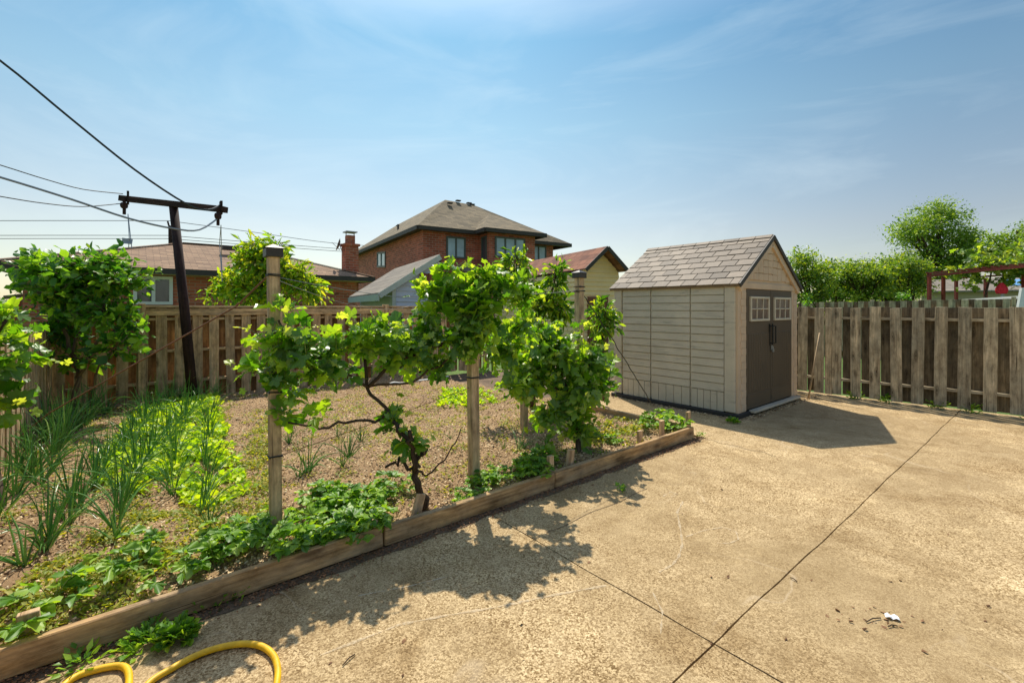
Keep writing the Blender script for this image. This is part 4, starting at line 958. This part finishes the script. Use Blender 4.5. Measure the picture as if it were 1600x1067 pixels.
hl = ['leafy green orchard tree just right of the shed roof', 'second orchard tree from the shed, with pale upright shoots', 'bushy orchard tree midway along the row beyond the patio fence', 'orchard tree with loose top below the left side of the tall tree', 'orchard tree nearest the red pergola, at the end of the row']
for k, (cx, cy, rx, ry, Y) in enumerate(((1262, 440, 40, 50, 17), (1305, 440, 38, 40, 18.5), (1345, 443, 38, 46, 17.5), (1385, 440, 38, 44, 19), (1420, 438, 30, 44, 18))):
    b_ = Vector(((cx-CX)/F*Y, Y, 0)); far_tree('orchard_tree', hl[k], b_, rb(cx, cy, rx*1.5, ry*.95, Y, 22, 58)+[(cx+random.uniform(-20, 20), cy-ry*.75, Y, 8, .2, 14, 8) for _ in range(3)], T_OVAL if False else T_SMALL, 'tree_mid', 'bright', .15, .09, at(cx, cy-10, Y), 'row of orchard trees beyond the patio fence', r=.09, young=.3)
b_ = Vector(((1300-CX)/F*24, 24, 0))
far_tree('dark_tree', 'dark green bush low behind the orchard trees', b_, rb(1250, 462, 60, 26, 24, 7, 26)+rb(1340, 462, 60, 26, 24, 7, 26)+rb(1420, 462, 40, 26, 24, 5, 26), T_SMALL, 'tree_far', 'tree_far', .2, .13, at(1300, 460, 24), r=.12)
b_ = G(1440, 560); b_ = Vector(((1418-CX)/F*14.5, 14.5, 0))
far_tree('cedar_bush', 'small dark bush just beyond the patio fence left of the pergola', b_, rb(1415, 462, 16, 20, 14.5, 5, 30), T_SMALL, 'shrub', 'shrub', .08, .06, at(1415, 455, 14.5), r=.04)
b_ = Vector(((1320-CX)/F*14, 14, 0))
far_tree('cedar_bush', 'narrow dark conical bush peeking over the patio fence near the shed', b_, [(1262, 470, 12, 9, .2, 18, 40), (1322, 472, 13, 10, .2, 16, 40)][:1], T_SMALL, 'shrub', 'shrub', .07, .05, at(1262, 460, 12), r=.04)

# ================================================================== PERGOLA AND NEIGHBOUR'S YARD
PY = 15.5
pg = thing('pergola', 'red-stained wooden pergola with vine leaves beyond the second fence', 'pergola', Vector((13.8, PY, 0)))
for px, Y in ((1452, 15.5), (1474, 17.0), (1494, 18.3), (1540, 18), (1600, 14.5), (1640, 14.2)):
    mb = MB(); p = at(px, 425, Y); mb.box((p.x, p.y, 1.35), (.085, .085, 2.7), (Vector((1, 0, 0)), Vector((0, 1, 0)), Z)); mb.build('post', M['red_paint'], pg)
c0, c1, c2_, c3_ = at(1448, 428, 15.5), at(1640, 410, 13.0), at(1490, 432, 19), at(1700, 420, 17)
for q in range(2): 
    mb = MB(); mb.beam((c0, c2_)[q]-Z*.08, (c1, c3_)[q]-Z*.04, .04, .07); mb.build('beam', M['red_paint'], pg)
mb = MB()
for k in range(15): t = k/14; mb.beam(c0.lerp(c1, t)+Z*.03, c2_.lerp(c3_, t)+Z*.12, .045, .06)
mb.build('rafters', M['red_paint'], pg)
pv = thing('grape_vine', 'pale green grape vine spreading over the red pergola roof', 'vine', Vector((15.5, 15, 0)))
cr_ = Crown(); img_blobs(cr_, [(1500, 425, 15.5, 30, .5, 12, 14), (1550, 415, 15.2, 45, .7, 20, 40), (1590, 420, 14.5, 40, .7, 26, 40), (1530, 438, 15.5, 20, .3, 14, 12), (1535, 395, 16.5, 40, .5, 14, 22), (1600, 395, 16, 40, .5, 20, 26), (1570, 440, 15, 30, .4, 12, 12), (1640, 420, 14.5, 40, .7, 40, 30), (1510, 448, 15.5, 14, .3, 10, 8)], leaf=.2, step=.1, stem=.006, young=.6)
cr_.build(pv, T_GRAPE, M['tree_mid'], M['grape_young'])
mb = MB(); lim([Vector((15.5, 15, 0)), Vector((15.4, 15, 1.5)), at(1550, 420, 15.2)], .05, .02); mb.build('trunk', M['bark'], pv)
um = thing('patio_umbrella', 'closed red patio umbrella under the pergola', 'umbrella', Vector((at(1565, 450, 14.6).x, 14.6, 0)))
mb = MB(); c = at(1565, 450, 14.6); mb.tube([(c.x, c.y, 0), (c.x, c.y, c.z+.22)], .022, 8); mb.build('pole', M['wire'], um)
mb = MB(); nseg = 20; prof = [(.0, .30), (.05, .26), (.14, .12), (.20, -.02), (.21, -.14), (.17, -.30)]; rg = []
for r_, z_ in [(a*.62, b*.62) for a, b in prof]: rg.append([Vector((c.x+r_*math.cos(2*math.pi*q/nseg)*(1+.15*(q % 2)), c.y+r_*(1+.15*(q % 2))*math.sin(2*math.pi*q/nseg), c.z+z_)) for q in range(nseg)])
for a_, b2 in zip(rg, rg[1:]):
    for q in range(nseg): mb.face([a_[q], a_[(q+1) % nseg], b2[(q+1) % nseg], b2[q]])
mb.build('canopy', M['red_cloth'], um)
tr = thing('utility_trailer', 'long low white trailer roof showing between the second fence and the red umbrella', 'trailer', Vector((14.3, 12.6, 0)))
q0, q1 = at(1500, 468, 14.6), at(1597, 462, 12.4); dq = (q1-q0); dq.z = 0; dq.normalize(); nq = Vector((-dq.y, dq.x, 0)); cq = (q0+q1)/2
mb = MB(); mb.slab([q0, q1, q1+nq*1.6, q0+nq*1.6], (0, 0, -.09)); mb.build('roof', M['white'], tr, .02)
mb = MB(); lo = Vector((0, 0, .5)); pa = [Vector((p.x, p.y, .5)) for p in (q0+dq*.1+nq*.1, q1-dq*.1+nq*.1, q1-dq*.1+nq*1.5, q0+dq*.1+nq*1.5)]; mb.slab([p+Z*(q0.z-.62) for p in pa], (0, 0, -(q0.z-.62))); mb.build('body', M['siding_b'], tr, .02)
for t in (.35, .6):
    mb = MB(); cc = q0.lerp(q1, t); cc.z = .3; mb.tube([cc+nq*.0, cc+nq*.2], .3, 16); mb.build('wheel', M['black'], tr)
pn = thing('white_board', 'white board leaning at the right edge beyond the patio fence', 'board', at(1600, 500, 9.8))
mb = MB(); mb.slab([at(1591, 484, 9.8), at(1625, 484, 9.6), at(1630, 448, 9.6), at(1597, 450, 9.8)], (0, .05, 0)); mb.build('panel', M['white'], pn, .005)
mb = MB(); mb.beam(at(1610, 484, 9.75)-Z*1.5, at(1612, 470, 9.75), .06, .06, up=Vector((0, 1, 0))); mb.build('support', M['post'], pn)
th = thing('tan_house', 'low tan house with a pale roof glimpsed behind the red pergola', 'house', Vector((at(1500, 450, 26).x, 26, 0)))
a1_, a2_ = at(1385, 462, 27), at(1600, 452, 24); dh = a2_-a1_; dh.z = 0; dh.normalize(); nh = Vector((-dh.y, dh.x, 0))
mb = MB(); L_ = 9.5; o_ = Vector((at(1440, 450, 26).x, 26, 0))
for p, q in ((o_, o_+dh*L_), (o_+dh*L_, o_+dh*L_+nh*5), (o_+dh*L_+nh*5, o_+nh*5), (o_+nh*5, o_)): mb.face([p, q, q+Z*2.5, p+Z*2.5])
mb.build('wall', M['tan_wall'], th)
mb = MB(); mb.slab([o_-dh*.4-nh*.4+Z*2.45, o_+dh*(L_+.4)-nh*.4+Z*2.45, o_+dh*(L_-.6)+nh*2.5+Z*3.2, o_+dh*.8+nh*2.5+Z*3.2], (0, 0, -.08)); mb.slab([o_+dh*.8+nh*2.5+Z*3.2, o_+dh*(L_-.6)+nh*2.5+Z*3.2, o_+dh*(L_+.4)+nh*5.4+Z*2.45, o_-dh*.4+nh*5.4+Z*2.45], (0, 0, -.08)); mb.build('roof', M['roof_blue'], th)
bt = thing('swimming_pool_cover', 'bright blue tarpaulin canopy seen through the pergola', 'canopy', Vector((at(1590, 440, 19).x, 19, 0)))
mb = MB(); mb.slab([at(1562, 446, 19), at(1630, 444, 18), at(1630, 434, 20), at(1572, 437, 21)], (0, 0, -.04)); mb.build('sheet', M['blue'], bt)
mb = MB()
for px, Y in ((1568, 19), (1628, 18.2)): p = at(px, 446, Y); mb.tube([(p.x, p.y, 0), p], .03, 6)
mb.build('legs', M['wire'], bt)
nb_ = thing('small_hut', 'small low roof peeking between the corner bush and the left vine', 'shed', Vector((at(25, 465, 12).x, 12, 0)))
mb = MB(); p0, p1 = at(5, 462, 12), at(60, 457, 12.5); mb.slab([p0, p1, p1+Vector((-.8, 2, .2)), p0+Vector((-.8, 2, .2))], (0, 0, -.1)); mb.build('roof', M['roof_grey'], nb_)
mb = MB(); mb.slab([Vector((p.x, p.y, p.z-.1)) for p in (p0+Vector((.1, .1, 0)), p1+Vector((-.1, .1, 0)), p1+Vector((-.8, 1.8, 0)), p0+Vector((-.7, 1.8, 0)))], (0, 0, -1.7)); mb.build('wall', M['brick_low'], nb_)

P = []; D = []; Nn = []; S = []
for _ in range(9000):
    a = R(random.uniform(-75, 75)); q = random.uniform(85, 125); h = (1.6+1.2*math.sin(a*9)+.8*math.sin(a*23))*.6+1.2
    P.append((q*math.sin(a), q*math.cos(a), random.uniform(0, h))); D.append((random.gauss(0, 1), random.gauss(0, 1), random.gauss(0, .6))); Nn.append((random.gauss(0, .6), random.gauss(0, .6), 1)); S.append(random.uniform(.8, 1.9))
tag(leaf_object('distant_wood', T_OVAL, P, D, Nn, S, M['tree_far']), 'low band of distant trees along the horizon', None, None, 'stuff')
# ================================================================== GARDEN PLANTS
ORD = 'first second third fourth fifth sixth seventh eighth ninth tenth eleventh twelfth thirteenth fourteenth fifteenth sixteenth seventeenth eighteenth nineteenth twentieth'.split()
ORD += ['twenty-'+x for x in ORD[:9]]+['thirtieth']+['thirty-'+x for x in ORD[:9]]
def onion_mesh(seed, n, h):
    rs = random.Random(seed); mb = MB()
    for _ in range(n):
        a = rs.uniform(0, 2*math.pi); r0 = rs.uniform(0, .02); L = h*rs.uniform(.6, 1.15); ln = rs.uniform(.05, .55)+(.8 if rs.random() < .5 else 0)
        p = Vector((math.cos(a)*r0, math.sin(a)*r0, 0)); d = Vector((math.cos(a)*ln*.6, math.sin(a)*ln*.6, 1)).normalized(); pts = [p.copy()]; m = 8
        for k in range(m):
            d = (d+Vector((math.cos(a), math.sin(a), 0))*.07*ln*3*(k/m)-Z*.11*ln*(k/m)*2.4+Vector((rs.gauss(0, .03), rs.gauss(0, .03), 0))).normalized(); p = p+d*L/m; pts.append(p.copy())
        r = rs.uniform(.0036, .0062); mb.tube(pts, [r*.9]+[r*(1.15-.95*(k/m)**1.5) for k in range(1, m+1)], 4, False)
    me = mb.build('onion_plant', M['onion']); m_ = me.data; bpy.data.objects.remove(me); return m_
OM = [onion_mesh(k, 9+k % 4*2, .42+.05*(k % 3)) for k in range(8)]
def row(pts, n, label, s=1.0, j=.03):
    P = [GS(*p) for p in pts]; L = [0]; m_n = 0
    for a, b in zip(P, P[1:]): L.append(L[-1]+(b-a).length)
    for k in range(n):
        t = L[-1]*k/max(1, n-1); i = max(q for q in range(len(P)-1) if L[q] <= t+1e-9) if len(P) > 1 else 0
        p = P[i].lerp(P[i+1], (t-L[i])/max(1e-6, (L[i+1]-L[i]))) if len(P) > 1 else P[0]
        p = p+Vector((random.gauss(0, j), random.gauss(0, j), 0)); a, b = AB(p)
        if a < -5.93 or b > 6.15: continue
        o = bpy.data.objects.new('onion_plant', random.choice(OM)); ALL.objects.link(o); m_n += 1
        o.location = (p.x, p.y, soil_z(a, b)-.01); o.rotation_euler = (random.gauss(0, .06), random.gauss(0.03, .06), random.uniform(0, 6.28)); q = s*random.uniform(.8, 1.15); o.scale = (q, q, q)
        tag(o, (ORD[m_n-1]+' '+label) if n > 1 else label, 'onion', 'green onions in the vegetable bed')
row([(58, 885), (125, 785), (190, 700), (245, 648)], 24, 'onion from the front in the row leaning out of the lower left bed corner', .98)
row([(176, 852), (214, 745), (262, 680), (300, 640)], 20, 'onion from the front in the row along the left side of the lettuce')
row([(268, 772), (276, 700), (288, 655)], 12, 'onion from the front in the row standing amid the bright lettuce', .85, .02)
row([(326, 826), (324, 760), (322, 700), (328, 650)], 13, 'onion from the front in the row right of the lettuce', .85, .02)
row([(5, 815), (60, 735), (120, 670), (165, 640)], 20, 'onion from the front in the outer flopped row near the left fence', 1.15, .05)
row([(0, 760), (40, 705), (95, 660), (150, 632)], 14, 'onion from the front in the overgrown row against the left fence', 1.1, .05)
row([(230, 640), (290, 625), (345, 622)], 13, 'onion from the left at the foot of the dark T pole')
row([(478, 745), (482, 735)], 3, 'onion of the upright tuft right of the tall capped post', .8, .03)
row([(538, 730), (541, 715)], 2, 'onion of the thin tuft behind the gnarled vine', .8, .02)
row([(455, 690), (570, 690)], 3, 'thin onion from the left in the sparse back row', .55)
row([(700, 690), (790, 700)], 3, 'small onion from the left near the middle trellis post', .5)
row([(815, 705), (818, 700)], 2, 'onion of the flattened tuft before the bushy vine', .6)

def in_poly(x, y, P):
    c = False; n = len(P)
    for i in range(n):
        (x1, y1), (x2, y2) = P[i], P[(i+1) % n]
        if (y1 > y) != (y2 > y) and x < (x2-x1)*(y-y1)/(y2-y1)+x1: c = not c
    return c
def patch(name, label, poly_px, n, size, T, mat, hmax=.05, kind='stuff', cat=None, clump=0):
    poly = [(GS(*p).x, GS(*p).y) for p in poly_px]; xs = [p[0] for p in poly]; ys = [p[1] for p in poly]; P = []; D = []; Nn = []; S = []
    cl_ = [(random.uniform(min(xs), max(xs)), random.uniform(min(ys), max(ys))) for _ in range(clump)]
    tries = 0
    while len(P) < n and tries < n*30:
        tries += 1
        if cl_: q = random.choice(cl_); x, y = random.gauss(q[0], .05), random.gauss(q[1], .05)
        else: x, y = random.uniform(min(xs), max(xs)), random.uniform(min(ys), max(ys))
        a, b = AB((x, y))
        if not in_poly(x+random.gauss(0, .03), y+random.gauss(0, .03), poly) or a < -5.95 or a > -.05 or b < .05 or b > 6.2: continue
        P.append((x, y, soil_z(a, b)+random.uniform(0, hmax)*random.random())); t = random.uniform(0, 6.28); D.append((math.cos(t), math.sin(t), random.uniform(.1, 1.0))); Nn.append((random.gauss(0, .4), random.gauss(0, .4), 1)); S.append(size*random.uniform(.5, 1.3))
    o = leaf_object(name, T, P, D, Nn, S, mat); return tag(o, label, cat, None, kind)
patch('lettuce_patch', 'dense bright yellow-green lettuce seedlings among the onions', [(158, 712), (225, 640), (335, 622), (352, 690), (392, 768), (335, 800), (255, 775), (175, 760)], 9500, .052, T_LET, M['lettuce'], .10, clump=560)
patch('lettuce_patch', 'small bright strip of lettuce seedlings near the back between the trellis posts', [(678, 634), (690, 613), (765, 611), (778, 634)], 900, .05, T_LET, M['lettuce'], .06, clump=60)
allbed = [(0, 1040), (0, 690), (200, 625), (640, 600), (860, 610), (1060, 668), (870, 745), (600, 830)]
patch('weeds', 'sparse low weeds scattered over the mulched soil', allbed, 17000, .03, T_SMALL, M['weed'], .03, clump=1100)
patch('weeds', 'yellow-green weed carpet in front of the lettuce and along the left post', [(0, 950), (200, 800), (340, 790), (420, 640), (430, 700), (430, 830), (200, 960), (0, 1040)], 9000, .032, T_SMALL, M['weed'], .04, clump=460)
patch('weeds', 'yellow ground cover in the bed corner beside the shed', [(905, 690), (960, 655), (1040, 660), (1060, 672), (960, 705)], 1300, .032, T_LET, M['weed'], .05, clump=50)

def berry_mesh(seed, n, h, s):
    rs = random.Random(seed); P = []; D = []; Nn = []; S = []; mb = MB()
    for _ in range(n):
        a = rs.uniform(0, 2*math.pi); r = rs.uniform(.03, .17)*h/.14; z = h*rs.uniform(.55, 1.15)-r*.2; e = Vector((math.cos(a)*r, math.sin(a)*r, z))
        mb.tube([(0, 0, 0), e*.5+Vector((0, 0, z*.15)), e], .0022, 3, False)
        for da in (-1.15, 0, 1.15):
            b = a+da; P.append(tuple(e)); D.append((math.cos(b), math.sin(b), rs.uniform(-.25, .25))); Nn.append((rs.gauss(0, .3), rs.gauss(0, .3), 1)); S.append(s*rs.uniform(.7, 1.15))
    lf = leaf_object('leaves', T_SER, P, D, Nn, S, M['straw']); st = mb.build('stems', M['stem']); r_ = (lf.data, st.data)
    bpy.data.objects.remove(lf); bpy.data.objects.remove(st); return r_
BM = [berry_mesh(k+20, 9+k*2, .13, .078) for k in range(4)]; BM2 = [berry_mesh(k+40, 8, .16, .105) for k in range(2)]
def berry(px, py, lab, s=1.0, big=False, grp='strawberry plants along the bed timbers'):
    p = GS(px, py) if isinstance(px, (int, float)) else px; a, b = AB(p); b = max(b, .10); p = W(a, b, soil_z(a, b)-.01)
    r_ = bpy.data.objects.new('strawberry_plant', None); ALL.objects.link(r_); r_.location = p; r_.rotation_euler = (0, 0, random.uniform(0, 6.28)); r_.scale = (s, s, s); tag(r_, lab, 'plant', grp)
    ms = random.choice(BM2 if big else BM)
    for nm, me in zip(('leaves', 'stems'), ms): c = bpy.data.objects.new(nm, me); ALL.objects.link(c); c.parent = r_
for px, py, lab in ((10, 1000, 'large-leaved strawberry plant at the left edge beside the timber stake'), (80, 960, 'large-leaved strawberry plant just above the left stake'),
    (180, 915, 'large-leaved strawberry plant against the timber above the yellow hose'), (205, 880, 'broad-leaved plant among sparse weeds above the yellow hose')):
    berry(px, py, lab, .85, True)
berry(285, 905, 'strawberry plant hanging its runner over the long timber', .9, True)
def berries(L, what, s0, s1):
    for k, (x, y) in enumerate(sorted(L)): berry(x, y, ORD[k]+' strawberry plant from the left '+what, random.uniform(s0, s1))
L = []
for k in range(6): x = random.uniform(330, 440); L.append((x, 905-(x-310)*.40-random.uniform(0, 55)))
berries(L, 'at the foot of the tall capped post', .8, 1.1)
L = []
for k in range(20): x = random.uniform(440, 625); L.append((x, min(850-(x-440)*.28-random.uniform(0, 85)+30, 862-(x-600)*.38-15)))
berries(L, 'in the dense patch before the vine trunk', .8, 1.2)
L = []
for k in range(14): x = random.uniform(710, 850); L.append((x, 800-(x-710)*.33-random.uniform(5, 45)))
berries(L, 'in the low patch at the middle post', .6, 1.0)
for k, (x, y) in enumerate(((1020, 672), (1030, 660), (1040, 664), (1052, 668))): berry(x, y, ORD[k]+' leafy plant from the left at the bed corner by the shed', 1.15)
for x, y, lab in ((960, 690, 'small plant left of the dark stake'),): berry(x, y, lab, .7)

# weeds in cracks and at the shed/fence foot
def tuft(base, n, r, size, label, T=T_SMALL, mat='straw', name='weed_tuft', hh=.06):
    P = []; D = []; Nn = []; S = []
    for _ in range(n):
        t = random.uniform(0, 6.28); q = r*random.random(); P.append((base[0]+math.cos(t)*q, base[1]+math.sin(t)*q, base[2]+random.uniform(0, hh))); D.append((math.cos(t), math.sin(t), random.uniform(.1, 1.2))); Nn.append((random.gauss(0, .4), random.gauss(0, .4), 1)); S.append(size*random.uniform(.6, 1.2))
    tag(leaf_object(name, T, P, D, Nn, S, M[mat], loc=base), label, 'weed', 'weeds at the edge of the patio')
for px, py, n, r, s, lab in ((1145, 660, 50, .07, .05, 'weed tuft at the front corner of the shed'), (970, 768, 30, .03, .04, 'bright weed sprig against the timber under the bushy vine'), (1095, 682, 30, .05, .03, 'small weed in the crack at the bed corner'),
    (235, 1005, 90, .10, .045, 'weed patch below the timber between the hose loops'), (330, 945, 50, .09, .035, 'clover tuft under the long timber above the big hose loop'), (130, 1040, 60, .10, .04, 'weed tuft at lower left below the timber beside the small hose loop'),
    (365, 935, 45, .07, .03, 'clover tuft farthest right under the long timber'), (275, 1000, 60, .05, .07, 'broad leafy weed on the patio touching the big hose loop')):
    tuft(G(px, py), n, r, s, lab, T_SER if s > .04 else T_SMALL, hh=.05)
for k, t in enumerate((.9, 3.7, 4.15, 4.75, 5.1, 5.7, 6.2)):
    p = RF0.lerp(RF1, t/8.7)+U*-.02; tuft((p.x, p.y, -.01), 60, .12, .05, ORD[k]+' low weed from the shed along the foot of the patio fence', T_SER, 'straw', hh=.12)

# mulch chips
def scatter_chips(name, label, fn, n, size, mat=None):
    P = []; D = []; Nn = []; S = []
    for _ in range(n):
        q = fn()
        if q is None: continue
        P.append(q); t = random.uniform(0, 6.28); D.append((math.cos(t), math.sin(t), random.gauss(0, .3))); Nn.append((random.gauss(0, .8), random.gauss(0, .8), 1)); S.append(size*random.uniform(.4, 1.3))
    Tc = (np.array([(-.25, 0, 0), (.25, .05, 0), (.2, 1, .05), (-.2, .9, .0), (0, .5, .22)]), np.array([(0, 1, 4), (1, 2, 4), (2, 3, 4), (3, 0, 4)]))
    return tag(leaf_object(name, Tc, P, D, Nn, S, mat or M['chips']), label, None, None, 'stuff')
def f1():
    a, b = random.uniform(-5.95, -.05), .05+6.2*random.random()**1.5; return tuple(W(a, b, soil_z(a, b)+random.uniform(0, .012)))
scatter_chips('wood_mulch', 'loose reddish brown wood mulch covering the garden soil', f1, 70000, .019)
def f2():
    a = random.uniform(-6, .1); b = -.03-abs(random.gauss(0, .045)); return tuple(W(a, b, .003+random.uniform(0, .01)))
scatter_chips('debris', 'dry bark crumbs and twigs gathered along the front of the bed timbers', f2, 3200, .015, M['dry'])
def f3():
    a = random.uniform(1.2, 1.38) if random.random() < .5 else random.uniform(1.3, 4.1); b = random.uniform(0, 2.2) if a < 1.38 else random.uniform(-.06, .05)
    return tuple(W(a, b, .003+random.uniform(0, .008)))
scatter_chips('debris', 'dry crumbs along the foot of the shed', f3, 1100, .022)
mb = MB(); pts = []
for k in range(120):
    a = -6.2+6.3*k/119; pts.append((a, -.075-.03*abs(math.sin(k*.37))-.02*random.random()))
for (a, b), (c, d) in zip(pts, pts[1:]): mb.face([W(a, -.02, .004), W(a, b, .004), W(c, d, .004), W(c, -.02, .004)])
tag(mb.build('dirt_strip', M['dirt']), None, None, kind='structure')
# leaf litter on the patio
def f4():
    t = random.random()
    if t < .5: p = G(random.gauss(1395, 55), random.gauss(965, 12), .004)
    else: p = G(random.uniform(500, 1590), random.uniform(740, 1060), .004)
    return tuple(p)
scatter_chips('leaf_litter', 'brown dry leaf scraps and twigs scattered on the concrete', f4, 60, .02, M['dry'])
mb = MB(); c = G(1394, 967, 0); ax1 = Vector((.9, -.4, 0)).normalized(); ax2 = Vector((.4, .9, 0)).normalized()
g = [[c+ax1*(x*.014)+ax2*(y*.011)+Z*(.006+.008*random.random()+.006*(x % 2)) for y in range(-1, 3)] for x in range(-2, 3)]
for i in range(4):
    for j in range(3): mb.face([g[i][j], g[i+1][j], g[i+1][j+1], g[i][j+1]])
tag(mb.build('paper_scrap', M['paper'], loc=c), 'crumpled white paper scrap lying on the concrete', 'litter')
for k, (px, py, ln, an) in enumerate(((1365, 968, .10, .3), (1395, 978, .05, 0.1), (545, 1030, .07, 1.1), (1240, 905, .04, 2))):
    c = G(px, py, .006); mb = MB(); d = Vector((math.cos(an), math.sin(an), 0)); mb.tube([c-d*ln/2, c+Vector((0, .006, .004)), c+d*ln/2], .0028, 5); tag(mb.build('twig', M['bark'], loc=c), ['thin twig left of the white paper scrap', 'short twig below the white paper scrap', 'thin twig lying on the concrete near the bottom, right of the hose', 'tiny twig on the patio above the paper scrap'][k], 'twig')

# ================================================================== HOSE AND STICK
hp = [(20, 1160), (60, 1110), (110, 1062), (150, 1046), (188, 1040), (201, 1052), (197, 1085), (170, 1130), (160, 1170), (190, 1150), (225, 1075), (270, 1043), (320, 1018), (370, 1006), (405, 1008), (426, 1022), (434, 1045), (431, 1075), (420, 1120), (380, 1160)]
hb = [G(x, y, .016) for x, y in hp]; pts = []
for i in range(len(hb)-1):
    p0, p1, p2, p3 = hb[max(i-1, 0)], hb[i], hb[i+1], hb[min(i+2, len(hb)-1)]
    for k in range(8): t = k/8; pts.append(.5*((2*p1)+(p2-p0)*t+(2*p0-5*p1+4*p2-p3)*t*t+(3*p1-p0-3*p2+p3)*t**3))
mb = MB(); mb.tube(pts, .0135, 14); tag(mb.build('garden_hose', M['yellow'], smooth=True, loc=hb[0]), 'yellow garden hose looping over the concrete at the bottom left', 'hose')
sp = G(1263, 624, 0); mb = MB(); mb.tube([sp, sp+(at(1281, 520, 7.75)-sp)*1.0], .014, 8); tag(mb.build('broom_handle', M['post'], smooth=True, loc=sp), 'pale wooden stick leaning on the patio fence beside the shed', 'stick')
